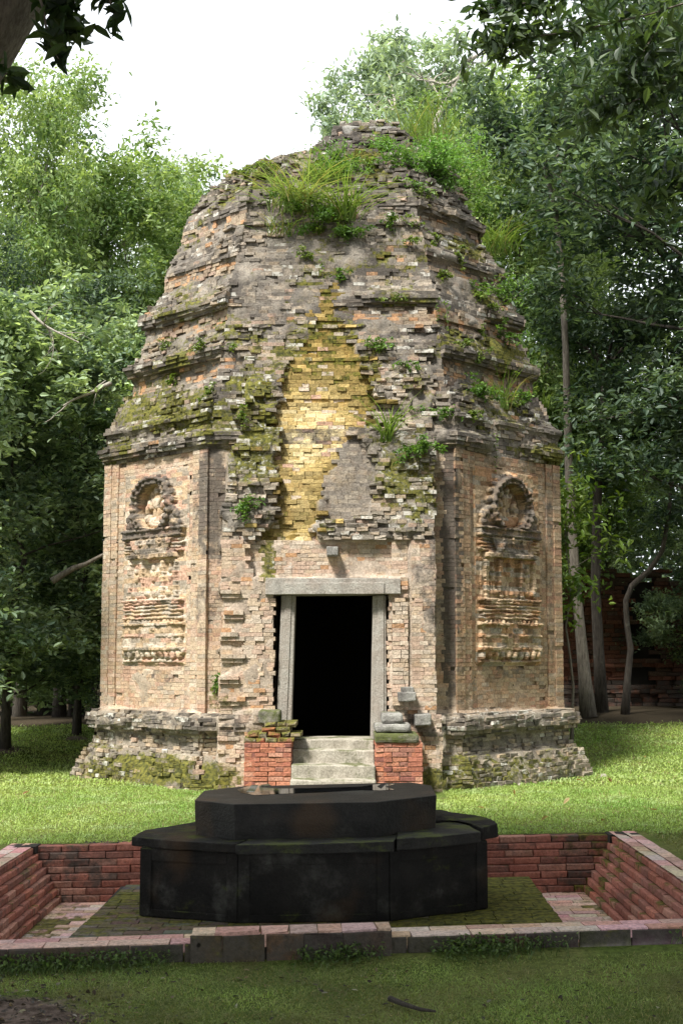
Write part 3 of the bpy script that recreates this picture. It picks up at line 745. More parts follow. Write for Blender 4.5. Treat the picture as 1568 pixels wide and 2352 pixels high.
# projecting stones of the front
for (quad, y0, y1, nm) in (([(750, 1276), (776, 1276), (776, 1255), (750, 1255)], 14.95, 15.4, 'jutting_stone'), ([(915, 1612), (955, 1610), (955, 1590), (913, 1590)], 14.85, 15.3, 'pilaster_base'), ([(922, 1592), (950, 1592), (950, 1578), (920, 1578)], 14.88, 15.3, 'pilaster_base'),
                     ([(953, 1668), (990, 1666), (990, 1640), (953, 1642)], 14.78, 15.3, 'broken_moulding')):
    slab_px(nm, quad, y0, y1, 'lichen_stone', temple, .012, .015)

# ---- carved relief panels on the two slanting faces
def relief(e):
    hw, z0, z1 = PANEL_HU, PANEL_Z0, PANEL_Z1
    st = .008; nu = int(2 * hw / st) + 1; nv = int((z1 - z0) / st) + 1
    us = np.linspace(-hw, hw, nu); vs = np.linspace(z0, z1, nv)
    U, Z = np.meshgrid(us, vs)
    yp = lambda y: at(800, y, 16.1).z
    # uneven erosion of outlines
    wob = np.array([[fbm(u * 5, z * 5, ord(e)) for u in us[::3]] for z in vs[::3]])
    wob = np.kron(wob, np.ones((3, 3)))[:nv, :nu]
    wob2 = np.array([[fbm(u * 14, z * 14, ord(e) + 5, 4) for u in us] for z in vs])
    Uw = U + .022 * wob; Zw = Z + .014 * wob + .006 * wob2
    H = np.zeros_like(U)
    soft = lambda d, w=.012: np.clip(.5 + d / w, 0, 1)
    def rect(ya, yb, w, h, cu=0., w2=None, sf=.009):
        nonlocal H
        za, zb = yp(yb), yp(ya)
        ww = w if w2 is None else w + (w2 - w) * np.clip((Zw - za) / (zb - za), 0, 1)
        m = soft(ww - abs(Uw - cu), sf) * soft(Zw - za, sf) * soft(zb - Zw, sf)
        H = np.maximum(H, h * m)
    def hole(ya, yb, w, h, cu=0.):
        nonlocal H
        za, zb = yp(yb), yp(ya)
        m = soft(w - abs(Uw - cu)) * soft(Zw - za) * soft(zb - Zw)
        H = H * (1 - m) + h * m
    def ell(cu, y, ru, rz, h, b=0., rot=0.):
        nonlocal H
        dx, dz = Uw - cu, Zw - yp(y)
        c, s = math.cos(rot), math.sin(rot)
        a, d = (dx * c + dz * s) / ru, (-dx * s + dz * c) / rz
        q = 1 - a * a - d * d
        H = np.maximum(H, np.where(q > 0, b + h * np.sqrt(np.maximum(q, 0)), -9))
    # courses of the plain brick behind
    cz = (Z / .0575) % 1; cx = (U / .21 + .5 * (np.floor(Z / .0575) % 2) + .13 * np.sin(np.floor(Z / .0575) * 2.3)) % 1
    H -= .007 * ((cz < .15) | (cx < .05))
    pit = np.array([[fbm(u * 9, z * 11, 9 + ord(e), 3) for u in us[::2]] for z in vs[::2]]); pit = np.kron(pit, np.ones((2, 2)))[:nv, :nu]
    H -= .04 * np.clip(pit - .45, 0, .5) * 3
    rect(1516, 1522, .6, .035)
    for i in range(10): ell(-.55 + i * .122, 1503, .045, .065, .05, .03); ell(-.49 + i * .122, 1497, .03, .035, .03, .03)
    rect(1484, 1494, .61, .085); rect(1432, 1490, .59, .06); rect(1458, 1464, .6, .08); rect(1430, 1438, .62, .095)
    rect(1436, 1490, .12, .085)
    for y in (1420, 1411, 1402, 1394, 1386): rect(y - 3, y + 3, .56 + .03 * ((y // 9) % 2), .07); rect(y - 3, y + 3, .13, .09)
    rect(1384, 1430, .54, .04); rect(1376, 1383, .6, .085)
    for i in range(13): ell(-.5 + i * .083, 1428, .026, .022, .035, .05); 
    rect(1285, 1378, .56, .022)
    for cu in (-.47, -.21, .21, .47):
        rect(1288, 1376, .032, .07, cu)
        for y in range(1292, 1376, 11): rect(y, y + 4, .037, .077, cu)
    hole(1292, 1352, .15, -.05); hole(1295, 1350, .09, -.03, -.34); hole(1295, 1350, .09, -.03, .34)
    def figure(cu, y, s, b=0.):
        ell(cu, y - 30 * s, .038 * s, .05 * s, .06, b + .015); ell(cu, y - 42 * s, .026 * s, .05 * s, .045, b + .015)
        ell(cu, y - 10 * s, .06 * s, .085 * s, .06, b); ell(cu - .055 * s, y - 14 * s, .022 * s, .075 * s, .05, b, .35); ell(cu + .055 * s, y - 14 * s, .022 * s, .075 * s, .05, b, -.35)
        ell(cu - .03 * s, y + 16 * s, .03 * s, .09 * s, .05, b); ell(cu + .03 * s, y + 16 * s, .03 * s, .09 * s, .05, b)
    figure(0, 1335, 1.05, -.02); figure(-.34, 1336, .8, -.01); figure(.34, 1336, .8, -.01)
    for cu in (-.42, -.28, -.12, .0, .12, .28, .42): ell(cu + .03 * rnd.random(), 1362 + 4 * rnd.random(), .05, .05, .065, .01)
    # capital with brackets, ledges
    rect(1272, 1284, .5, .115); rect(1268, 1274, .44, .09)
    for y in (1243, 1251, 1259, 1266): rect(y - 3, y + 3, .6 - .025 * ((y // 8) % 2), .06)
    rect(1238, 1272, .3, .1, 0, .42); figure(0, 1256, .55, .06); figure(-.19, 1256, .4, .075); figure(.19, 1256, .4, .075)
    rect(1216, 1238, .58, .09, 0, .62); rect(1214, 1221, .62, .12); rect(1230, 1236, .6, .105)
    # horseshoe arch, niche and figure
    ca, cb = 0., yp(1166)
    rr = np.sqrt(((Uw - ca) / .40) ** 2 + ((Zw - cb) / .385) ** 2); an = np.arctan2(Zw - cb, Uw - ca)
    ring = soft(1.0 - rr, .06) * soft(rr - .70, .06) * soft(Zw - yp(1214), .02)
    H = np.maximum(H, ring * (.13 + .014 * np.sin(an * 26) + .03 * (rr > .88)))
    ins = soft(.72 - rr, .05) * soft(Zw - yp(1212), .02); H = H * (1 - ins) + (-.085) * ins
    for i in range(15):
        a = math.pi * (-.12 + 1.24 * i / 14); ell(.41 * math.cos(a), 1166 - .39 * math.sin(a) / .0054, .045, .045, .05, .045)
    for s_ in (-1, 1):
        for (cu, y, ru, rz) in ((.40, 1200, .1, .09), (.50, 1206, .07, .06), (.46, 1185, .06, .07), (.34, 1206, .06, .05), (.52, 1190, .03, .06)):
            ell(s_ * cu, y, ru, rz, .07, .02)
    figure(0, 1165, 1.25, -.05)
    ell(-.13, 1158, .05, .08, .07, -.05, .5); ell(.14, 1160, .05, .08, .07, -.05, -.5); ell(-.16, 1190, .08, .06, .08, -.05); ell(.15, 1190, .08, .06, .08, -.05); ell(0, 1200, .2, .07, .06, -.04)
    ell(-.19, 1168, .05, .07, .06, -.06); ell(.2, 1172, .05, .07, .06, -.06); ell(-.1, 1135, .05, .05, .05, -.06); ell(.11, 1137, .05, .05, .05, -.06)
    ell(0, 1098, .06, .08, .06, .02); ell(0, 1088, .03, .07, .05, .02); ell(-.09, 1104, .06, .05, .05, .02); ell(.09, 1104, .06, .05, .05, .02)
    # erosion
    er = np.clip(1 + .55 * wob, .35, 1.2)
    H = np.where(H > .015, H * er * .74, H * .8) + .008 * wob2
    edge = np.minimum(np.minimum(hw - abs(U), Z - z0), z1 - Z)
    H = np.where(edge < .02, np.minimum(H, -.012), H)
    H = np.clip(H, -.09, .16)
    T, N, d, h = EDG[e]; O = Vector((TCX, TCY, 0)) + N * d
    uu = U + PAN_U[e]; oo = H + .012
    V = np.stack([O.x + T.x * uu + N.x * oo, O.y + T.y * uu + N.y * oo, Z], -1).reshape(-1, 3)
    idx = np.arange(nu * nv).reshape(nv, nu)
    Fc = np.stack([idx[:-1, :-1], idx[:-1, 1:], idx[1:, 1:], idx[1:, :-1]], -1).reshape(-1, 4)
    # colour: brick by brick, with dark crust on the upper mouldings
    rc = np.random.default_rng(ord(e)); row = np.floor(Z / .0575).astype(int); colm = np.floor(U / .21 + .5 * (row % 2)).astype(int)
    tab = rc.random((200, 40))
    key = tab[row % 200, (colm + 20) % 40]
    pa = np.array([PAL['tan'], PAL['tan'], PAL['pink'], PAL['pale'], PAL['greyt']] if e == 'L' else [PAL['tan'], PAL['tan'], PAL['brown'], PAL['orange'], PAL['greyt']])
    C = pa[(key * 5).astype(int)] * (.85 + .3 * tab[(row + 7) % 200, (colm + 11) % 40])[..., None]
    cr = np.zeros_like(U)
    for (ya, yb, w, k) in ((1090, 1240, .62, .75), (1238, 1285, .5, .62), (1430, 1496, .62, .42), (1376, 1384, .6, .5)):
        m = soft(w - abs(U), .08) * soft(Z - yp(yb), .03) * soft(yp(ya) - Z, .05); cr = np.maximum(cr, k * m * (H > .03))
    cr = np.where(ins > .5, .12, cr)
    S = np.stack([np.zeros_like(U), cr * .35 + .05, cr], -1)
    me = np_mesh('relief_panel', V, Fc, {'Col': C.reshape(-1, 3), 'St': S.reshape(-1, 3)}, True)
    local(link('carved_relief_panel', me, 'brick'), temple)
relief('L'); relief('R')

# ------------------------------------------------------------------ sunken brick pit around the pedestal
AL = math.atan(SLOPE); TX = Vector((math.cos(AL), 0, math.sin(AL))); DOWN = .0575
REDS = ((.39, .155, .11), (.44, .185, .135), (.34, .14, .105), (.42, .22, .165), (.29, .135, .105))
def pit():
    cx, hx = PIT_C[0], PIT_HX
    pt = empty('sunken_brick_pit', (cx, 9.6, -.42), 'sunken red brick pit with stepped sides around the black pedestal', 'pit')
    back, left, right, floor, kerb = (BK() for _ in range(5)); rim = {1: BK(), -1: BK()}
    def col(p=.0): 
        c = rnd.choice(REDS); v = rnd.uniform(.8, 1.2)
        return tuple(x * v for x in c)
    def row(b, O, T, N, L, z, h, o, depth, ln=(.22, .25), st=None, cf=col, stag=0, jit=.002, og=.0015, tl=.002, ch=.006):
        u = 0; first = True
        while u < L - .02:
            w = rnd.uniform(*ln) * (.5 if first and stag else 1); first = False
            u1 = min(L, u + w)
            if L - u1 < .06: u1 = L
            s_ = st(u) if st else (.2 * rnd.random(), .05, .15 + .25 * rnd.random())
            b.add(O, T, N, u + .003, u1 - .003, z, z + h, o + rnd.gauss(0, og), depth, ch, jit, cf(), s_, tl); u = u1
    z0 = SLOPE * cx
    for i in range(8):
        zt = -i * DOWN; ins = .028 * i
        y1 = PIT_Y1 - .018 * i
        row(back, Vector((cx - hx, y1, SLOPE * (cx - hx))), TX, Vector((0, -1, 0)), 2 * hx, zt - DOWN, DOWN - .004, 0, .22, st=lambda u: (.35 * rnd.random() + (.4 if u > 4.6 else 0), .03, .2 + .3 * rnd.random() + (.2 if u > 4.4 or u < .5 else 0)), stag=i % 2)
        xr = cx + hx - ins * 1.3
        row(right, Vector((xr, PIT_Y1 - .05, SLOPE * xr)), Vector((0, -1, 0)), Vector((-1, 0, 0)), 4.0, zt - DOWN, DOWN - .004, 0, .2, st=lambda u: (.6 * rnd.random() * (1 if u < 1.2 else .7), .12, .15 + .2 * rnd.random()), stag=i % 2)
        xl = cx - hx + ins * 1.3
        row(left, Vector((xl, PIT_Y1 - .05 - 4.0, SLOPE * xl)), Vector((0, 1, 0)), Vector((1, 0, 0)), 4.0, zt - DOWN, DOWN - .004, 0, .2, st=lambda u: (.4 * rnd.random(), .05, .25 + .3 * rnd.random()), stag=i % 2)
    pink = lambda: tuple(x * rnd.uniform(.88, 1.12) for x in rnd.choice(((.62, .42, .36), (.58, .36, .3), (.66, .48, .41), (.52, .34, .28))))
    # rims: two rows of flat bricks along the sides
    for (xa, s_) in ((cx + hx, 1), (cx - hx, -1)):
        for r in range(2):
            x = xa + s_ * (.012 + .115 * (r + 1))
            O = Vector((x, PIT_Y1 + .12 if s_ > 0 else PIT_Y1 + .12 - 4.1, SLOPE * x + .004))
            row(rim[s_], O, Vector((0, -s_, 0)), Vector((s_, 0, 0)), 4.1, -.05, .052, 0, .112, ln=(.2, .25), cf=pink, st=lambda u: (.12 * rnd.random(), .1, .15 * rnd.random()), stag=r)
    # floor
    zf = -8 * DOWN
    y = 8.0; r = 0
    while y < PIT_Y1:
        r += 1
        row(floor, Vector((cx - hx, y, SLOPE * (cx - hx))), TX, Vector((0, -1, 0)), 2 * hx, zf - .05, .05 + rnd.uniform(-.002, .003), 0, .108, ln=(.18, .24), cf=pink,
            st=lambda u: (.5 * max(0, fbm(u * 1.2, y * 1.2, 4) + .05) + (.35 if u < .4 or u > 4.5 else 0), .1, .08), stag=r % 2)
        y += .112
    # front kerb, its middle stretch one brick higher
    T2 = Vector((1, .05, SLOPE)).normalized(); N2 = Vector((T2.y, -T2.x, 0)).normalized()
    O = Vector((-3.2, 7.6 - .16, -3.2 * SLOPE))
    dk = lambda: tuple(x * rnd.uniform(.7, 1.2) for x in rnd.choice(((.09, .06, .045), (.07, .055, .045), (.12, .07, .05))))  # dark fronts: moss stain, with the shade on these faces painted in
    row(kerb, O, T2, N2, 6.4, -.2, .192, .012, .035, ln=(.28, .36), cf=dk, st=lambda u: (.4 * rnd.random(), .0, .62))
    row(kerb, O, T2, N2, 6.4, -.053, .053, 0, .12, ln=(.18, .36), cf=pink, st=lambda u: (.3 * rnd.random(), .1, .2 * rnd.random()))
    row(kerb, O + Vector((0, .125, 0)), T2, N2, 6.4, -.056, .053, 0, .115, ln=(.2, .26), cf=pink, st=lambda u: (.3 * rnd.random(), .1, .2 * rnd.random()), stag=1)
    row(kerb, O + T2 * 2.36 + Vector((0, -.03, 0)), T2, N2, 1.13, -.03, .075, 0, .2, ln=(.13, .26), cf=pink, st=lambda u: (.25 * rnd.random(), .1, .2 * rnd.random()), jit=.005)
    row(kerb, O + T2 * 2.36 + Vector((0, -.03, 0)), T2, N2, 1.13, -.19, .225, .014, .04, ln=(.13, .26), cf=dk, st=lambda u: (.4 * rnd.random(), .0, .62), jit=.004)
    for n_, b in (('back_wall', back), ('side_wall', left), ('side_wall', right), ('pit_floor', floor), ('front_kerb', kerb), ('rim', rim[1]), ('rim', rim[-1])):
        local(b.build(n_), pt)
    f = PM()          # bedding behind and under the bricks
    S_ = lambda d: (lambda x, y: SLOPE * x + d)
    f.prism([(cx - hx - .2, 7.7), (cx + hx + .2, 7.7), (cx + hx + .2, PIT_Y1 + .15), (cx - hx - .2, PIT_Y1 + .15)], S_(-.7), S_(-.515))
    f.prism([(cx - hx - .22, 7.7), (cx - hx - .02, 7.7), (cx - hx - .02, PIT_Y1 + .1), (cx - hx - .22, PIT_Y1 + .1)], S_(-.51), S_(-.055))
    f.prism([(cx + hx + .02, 7.7), (cx + hx + .22, 7.7), (cx + hx + .22, PIT_Y1 + .1), (cx + hx + .02, PIT_Y1 + .1)], S_(-.51), S_(-.055))
    f.prism([(cx - hx - .3, PIT_Y1 + .105), (cx + hx + .3, PIT_Y1 + .105), (cx + hx + .3, PIT_Y1 + .25), (cx - hx - .3, PIT_Y1 + .25)], S_(-.51), S_(-.004))
    for x_ in (cx - hx - .24, cx + hx - .02): f.prism([(x_, PIT_Y1 - .1), (x_ + .26, PIT_Y1 - .1), (x_ + .26, PIT_Y1 + .1), (x_, PIT_Y1 + .1)], S_(-.505), S_(.006))
    local(f.build('bedding', 'dark'), pt)
    # mossy brick platform
    pf = empty('brick_platform', (-.15, 9.9, -.42), 'low platform of moss covered bricks under the black pedestal', 'platform')
    b = BK(); y = 8.35; r = 0
    mossy = lambda: tuple(x * rnd.uniform(.7, 1.1) for x in rnd.choice(((.15, .12, .09), (.2, .16, .12), (.13, .11, .085))))
    while y < 10.92:
        r += 1; xa, xb = -1.84 + (y - 8.4) * .03, 1.5 + (y - 8.4) * .015
        row(b, Vector((xa, y, SLOPE * xa)), TX, Vector((0, -1, 0)), xb - xa, -.44, .185 + rnd.uniform(-.004, .004), 0, .11, ln=(.19, .27), cf=mossy,
            st=lambda u: (.42 + .35 * fbm(u * 1.5, y * 1.5, 2) + (.5 if u > 2.3 else 0), .12 if u < 1 else .0, .2), stag=r % 2)
        y += .115
    local(b.build('paving'), pf)
    f = PM(); f.prism([(-1.8, 8.4), (1.5, 8.4), (1.5, 10.95), (-1.8, 10.95)], S_(-.44), S_(-.262)); local(f.build('bedding', 'dark'), pf)
pit()

# ------------------------------------------------------------------ black stone pedestal
def altar():
    S_ = lambda d, wob=0.: (lambda x, y: SLOPE * x + d + wob * fbm(x * 2.1, y * 2.1, 3))
    rt = empty('stone_pedestal', (-.2, 10.0, -.25), 'black octagonal stone pedestal with a broad slab on top standing in the brick pit', 'pedestal')
    base = [(-.72, 9.33), (.33, 9.29), (1.04, 9.66), (1.04, 10.4), (.33, 10.78), (-.72, 10.78), (-1.44, 10.4), (-1.44, 9.66)]
    m = PM(); m.prism(base, S_(-.27), S_(.235)); local(m.build('base_block', 'altar', None, False, .007, .008), rt)
    fr = PM()
    for i in (0, 1, 7, 2, 6):
        p, q = Vector(base[i]), Vector(base[(i + 1) % 8]); d = (q - p); L = d.length; d.normalize(); n = Vector((d.y, -d.x))
        def strip(u0, u1, za, zb, pr=.014):
            a, b = p + d * u0, p + d * u1
            fr.prism([tuple(a - n * .02), tuple(a + n * pr), tuple(b + n * pr), tuple(b - n * .02)][::-1], S_(za), S_(zb))
        w = .085
        strip(.0, w, -.25, .225); strip(L - w, L, -.25, .225); strip(w, L - w, .14, .225, .012); strip(w, L - w, -.25, -.2, .012)
    local(fr.build('panel_frame', 'altar', None, False, .006), rt)
    for pts, zt, mt in (([(-1.53, 9.74), (-1.2, 9.5), (-.73, 9.27), (-.64, 9.6), (-.7, 10.8), (-1.16, 10.55), (-1.49, 10.12)], .295, 'altar'),
                        ([(-.73, 9.20), (-.2, 9.17), (.36, 9.18), (.41, 9.6), (.4, 10.86), (-.68, 10.86), (-.62, 9.6)], .3, 'altar_cap'),
                        ([(.38, 9.22), (.7, 9.36), (1.0, 9.55), (.95, 9.8), (.9, 10.1), (.43, 10.1)], .31, 'altar_cap'),
                        ([(1.01, 9.62), (1.15, 9.82), (1.12, 10.22), (.8, 10.72), (.43, 10.82), (.43, 10.12), (.91, 10.12)], .325, 'altar')):
        m = PM(); m.prism(pts, S_(.232), S_(zt, .01)); local(m.build('cap_slab', mt, None, False, .006, .02), rt)
    top = [(-1.08, 9.78), (-.76, 9.46), (.24, 9.42), (.70, 9.78), (.71, 10.5), (.56, 10.78), (-.8, 10.74), (-1.08, 10.45)]
    m = PM(); m.prism([(x * .985 - .003, y * .999 + .01) for x, y in top], S_(.29), S_(.545), top); local(m.build('top_slab', 'altar_top', None, False, .006, .003), rt)
    def g(px, py, z=.549):
        d = ray(px, py); k = (z - ZC) / d.z
        for _ in range(4):
            p = d * k; k = (z + SLOPE * p.x - ZC) / d.z
        p = d * k; return (p.x, p.y)
    # shallow rain water lying on the slab, and the two cramp slots
    for pts in ([(545, 1813), (566, 1806), (604, 1803), (598, 1808), (640, 1811), (740, 1809), (830, 1806), (862, 1801), (908, 1800), (884, 1807), (905, 1813), (872, 1815), (830, 1814), (740, 1819), (640, 1823), (585, 1826), (552, 1820)],
                [(600, 1802), (616, 1800), (622, 1803), (604, 1806)]):
        m = PM(); m.prism([g(*p) for p in reversed(pts)] if False else [g(*p) for p in pts][::-1], S_(.540), S_(.5478)); local(m.build('puddle', 'water'), rt)
    for q, mt in ((((566, 1819), (584, 1819), (593, 1803), (578, 1803)), 'step'), (((866, 1806), (878, 1799), (886, 1800), (875, 1811)), 'dark')):
        m = PM(); m.prism([g(*p) for p in q], S_(.538), S_(.5492)); local(m.build('cramp_slot', mt), rt)
altar()

# ------------------------------------------------------------------ vegetation helpers
def unit(v): return v / np.maximum(np.linalg.norm(v, axis=1, keepdims=True), 1e-6)
def leaves(P, size, cols, rng, flat=.5, aspect=.42, droop=.25, out=None, var=.3):
    """rhombic folded leaves at points P"""
    n = len(P)
    nrm = unit(np.stack([rng.normal(0, 1, n), rng.normal(0, 1, n), np.abs(rng.normal(0, 1, n)) * (1 + 2 * flat) + .1], 1))
    a = rng.normal(0, 1, (n, 3)); a[:, 2] -= droop
    if out is not None: a += out
    a = unit(a - nrm * (a * nrm).sum(1, keepdims=True)); b = np.cross(nrm, a)
    L = size * rng.uniform(.6, 1.25, (n, 1)); w = L * aspect * rng.uniform(.8, 1.2, (n, 1))
    base, tip = P - a * L * .5, P + a * L * .5 - nrm * L * .1
    r1, r2 = P - a * L * .2 + b * w * .46 + nrm * w * .16, P + a * L * .16 + b * w * .42 + nrm * w * .12
    l1, l2 = P - a * L * .2 - b * w * .46 + nrm * w * .16, P + a * L * .16 - b * w * .42 + nrm * w * .12
    V = np.stack([base, r1, r2, tip, l2, l1], 1).reshape(-1, 3)
    k = np.arange(n)[:, None, None] * 6
    Fc = (k + np.array([(0, 1, 2, 3), (0, 3, 4, 5)])[None]).reshape(-1, 4)
    c = cols * rng.uniform(1 - var, 1 + var, (n, 1))
    return V, Fc, np.repeat(c, 6, 0)
def merge(L):
    V, Fc, C = [], [], []; b = 0
    for v, f, c in L: V.append(v); Fc.append(f + b); C.append(c); b += len(v)
    return np.concatenate(V), np.concatenate(Fc), np.concatenate(C)
def leafobj(name, parts, parent=None, mat='leaf'):
    V, Fc, C = merge(parts); return link(name, np_mesh(name, V, Fc, {'Col': C}), mat, parent)
def blades(roots, h, w, rng, cols, bend=.5, spread=.35, seg=3, dirs=None):
    """arching strips of grass; roots (n,3)"""
    n = len(roots); az = rng.uniform(0, 2 * np.pi, n)
    d = np.stack([np.cos(az), np.sin(az), np.zeros(n)], 1)
    if dirs is not None: d = unit(d * .55 + dirs)
    d[:, 2] = 0
    sd = np.stack([-d[:, 1], d[:, 0], np.zeros(n)], 1)
    hh = h * rng.uniform(.5, 1.15, n); sp = spread * rng.uniform(.2, 1.3, n); be = bend * rng.uniform(.3, 1.6, n)
    rows = []
    for k in range(seg + 1):
        t = k / seg
        c = roots + d * (hh * (sp * t + be * t * t))[:, None] + np.array([0, 0, 1.]) * (hh * (t - be * .55 * t ** 2.5))[:, None]
        ww = (w * (1 - t ** 1.6) * .5 + .0004) * rng.uniform(.9, 1.1, n)
        rows += [c - sd * ww[:, None], c + sd * ww[:, None]]
    V = np.stack(rows, 1); m = 2 * (seg + 1)
    f = np.array([(2 * k, 2 * k + 1, 2 * k + 3, 2 * k + 2) for k in range(seg)])
    Fc = (np.arange(n)[:, None, None] * m + f[None]).reshape(-1, 4)
    c = cols * rng.uniform(.7, 1.3, (n, 1))
    return V.reshape(-1, 3), Fc, np.repeat(c, m, 0)

# ------------------------------------------------------------------ lawn
def vnoise(x, y, s, seed=0):
    rng = np.random.default_rng(seed); G = rng.random((256, 256))
    X, Y = x * s + 100, y * s + 100; i, j = np.floor(X).astype(int), np.floor(Y).astype(int); a, b = X - i, Y - j
    a, b = a * a * (3 - 2 * a), b * b * (3 - 2 * b); g = lambda p, q: G[p % 256, q % 256]
    return (g(i, j) * (1 - a) + g(i + 1, j) * a) * (1 - b) + (g(i, j + 1) * (1 - a) + g(i + 1, j + 1) * a) * b
def lawn():
    parts = []
    rng = np.random.default_rng(3)
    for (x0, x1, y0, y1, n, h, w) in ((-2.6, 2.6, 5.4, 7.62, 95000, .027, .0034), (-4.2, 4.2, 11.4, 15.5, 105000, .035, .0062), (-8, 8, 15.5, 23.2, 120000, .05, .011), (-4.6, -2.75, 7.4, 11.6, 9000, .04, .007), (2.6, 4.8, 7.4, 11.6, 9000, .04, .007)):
        x = rng.uniform(x0, x1, n); y = rng.uniform(y0, y1, n)
        if y0 < 8 and x0 == -2.6:        # finer towards the eye
            y = y0 + (y1 - y0) * rng.random(n) ** 1.15
        keep = np.array([not in_pit(a, b) and not in_temple(a, b) for a, b in zip(x, y)])
        x, y = x[keep], y[keep]
        d = np.array([dirt(a, b) for a, b in zip(x, y)])
        pat = vnoise(x, y, 1.6, 1) * .6 + vnoise(x, y, 5, 2) * .4
        keep = (d + (rng.random(len(x)) - .5) * .5 < .45) & (pat + rng.random(len(x)) * .5 > (.42 if y0 < 8 else .3))
        x, y, pat = x[keep], y[keep], pat[keep]
        z = np.array([gz(a, b) for a, b in zip(x, y)])
        P = np.stack([x, y, z - .003], 1)
        q = np.clip(vnoise(x, y, .7, 5) * .6 + vnoise(x, y, 3, 6) * .4, 0, 1)[:, None]
        c = np.array([(.17, .31, .06)]) * (1 - q) + np.array([(.42, .5, .15)]) * q
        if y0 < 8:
            br = np.clip(vnoise(x, y, 2.2, 12) * .8 + vnoise(x, y, 8, 13) * .5 - .22, 0, 1)[:, None]; c = c * (1 - br) + np.array([(.12, .1, .045)]) * br  # brown turf patches, mixed in strongly to deepen the foreground shade
        else:
            br = (np.clip(vnoise(x, y, 4, 15) - .55, 0, 1) * 1.2)[:, None]; c = c * (1 - br) + np.array([(.42, .52, .28)]) * br
        dry = rng.random((len(x), 1)) < (.1 if y0 < 8 else .05); c = np.where(dry, np.array([(.3, .26, .12)]), c)
        k = rng.random(len(x)) < .62
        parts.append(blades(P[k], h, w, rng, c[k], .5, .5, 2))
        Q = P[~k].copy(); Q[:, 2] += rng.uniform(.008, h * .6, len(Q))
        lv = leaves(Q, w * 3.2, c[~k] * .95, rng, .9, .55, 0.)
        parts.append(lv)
    n = 9000; x = rng.uniform(-6, 6, n); y = rng.uniform(11.7, 21.5, n)
    k = np.array([not in_pit(a, b) and not in_temple(a, b) and dirt(a, b) < .4 for a, b in zip(x, y)]) & (vnoise(x, y, 2.7, 41) > .62)
    x, y = x[k], y[k]; P = np.stack([x, y, [gz(a, b) for a, b in zip(x, y)]], 1); q = rng.random((len(x), 1))
    parts.append(blades(P, .095, .006, rng, np.array([(.16, .27, .05)]) * q + np.array([(.36, .4, .16)]) * (1 - q), .7, .6, 3))
    o = leafobj('lawn_grass', parts, None, 'grass'); tag(o, 'short green lawn grass around the temple and the pit', 'grass', kind='stuff')
lawn()

# ------------------------------------------------------------------ trees
GOLDEN = 2.39996
def skeleton(seed, H, r0, lean=(0, 0), bare=.35, cr=2.6, nl=14, up=.45, sub=5, wander=.25, flat=1., sides=8):
    """trunk and limbs as one tube mesh; returns it and the points where leaves gather"""
    r = random.Random(seed); pm = PM(); tips = []
    n = 9; tr = []
    for i in range(n):
        t = i / (n - 1)
        tr.append(Vector((lean[0] * t + wander * r.gauss(0, 1) * t * .6, lean[1] * t + wander * r.gauss(0, 1) * t * .6, H * .93 * t)))
    rad = [r0 * (1.35 if i == 0 else 1 - .88 * (i / (n - 1)) ** .9) for i in range(n)]
    pm.tube(tr, rad, sides)
    def on(t):
        q = t * (n - 1); i = min(n - 2, int(q)); return tr[i].lerp(tr[i + 1], q - i), rad[i] * (1 - (q - i)) + rad[i + 1] * (q - i)
    for k in range(nl):
        f = bare + (1 - bare) * ((k + .5) / nl) ** .9
        p, pr = on(min(.99, f)); az = k * GOLDEN + r.uniform(-.5, .5)
        prof = math.sin(math.pi * min(1, .22 + .78 * (1 - (f - bare) / (1 - bare + 1e-6)) ** .8)) * .55 + .5
        L = cr * prof * r.uniform(.7, 1.15); e = up + .7 * (f - bare) + r.uniform(-.2, .2)
        d = Vector((math.cos(az) * math.cos(e), math.sin(az) * math.cos(e), math.sin(e) * flat))
        pts = [p]; q = p.copy(); dd = d.copy(); m = 5
        for j in range(m):
            dd = (dd + Vector((r.gauss(0, .16), r.gauss(0, .16), r.gauss(.02, .12)))).normalized(); q = q + dd * (L / m); pts.append(q.copy())
        rr = [max(.006, min(pr * .55, .035 * L / 2.2 + .012) * (1 - .85 * j / m)) for j in range(m + 1)]
        pm.tube(pts, rr, 5, False)
        for j in range(sub):
            t = .35 + .65 * (j + r.random() * .6) / sub; i = min(m - 1, int(t * m)); s0 = pts[i].lerp(pts[i + 1], t * m - i)
            sd = (dd * .5 + Vector((r.gauss(0, .7), r.gauss(0, .7), r.gauss(.15, .5)))).normalized(); sl_ = L * r.uniform(.22, .5)
            s1 = s0 + sd * sl_ * .5 + Vector((r.gauss(0, .05), r.gauss(0, .05), .03)); s2 = s0 + sd * sl_
            pm.tube([s0, s1, s2], [rr[i] * .5, rr[i] * .35, .004], 4, False)
            tips += [(s1, .7), (s2, 1.)]
            for _ in range(2):
                tips.append((s2 + Vector((r.gauss(0, .3), r.gauss(0, .3), r.gauss(0, .22))), .8))
        tips.append((pts[-1], 1.))
    return pm, tips
def crown(tips, rng, n, rad, size, c0, c1, aspect=.42, droop=.3, flat=.5):
    T = np.array([tuple(t[0]) for t in tips]); w = np.array([t[1] for t in tips]); w = w / w.sum()
    i = rng.choice(len(T), n, p=w)
    tone = np.clip(rng.normal(.42, .36, len(T)), 0, 1)
    off = rng.normal(0, 1, (n, 3)) * np.array([1, 1, .62]) * rad * rng.uniform(.3, 1, (n, 1))
    q = np.clip(tone[i] + rng.normal(0, .16, n), 0, 1)[:, None]
    c = np.array([c0]) * (1 - q) + np.array([c1]) * q
    return leaves(T[i] + off, size, c, rng, flat, aspect, droop, out=unit(off) * .6)
PROTO = {}
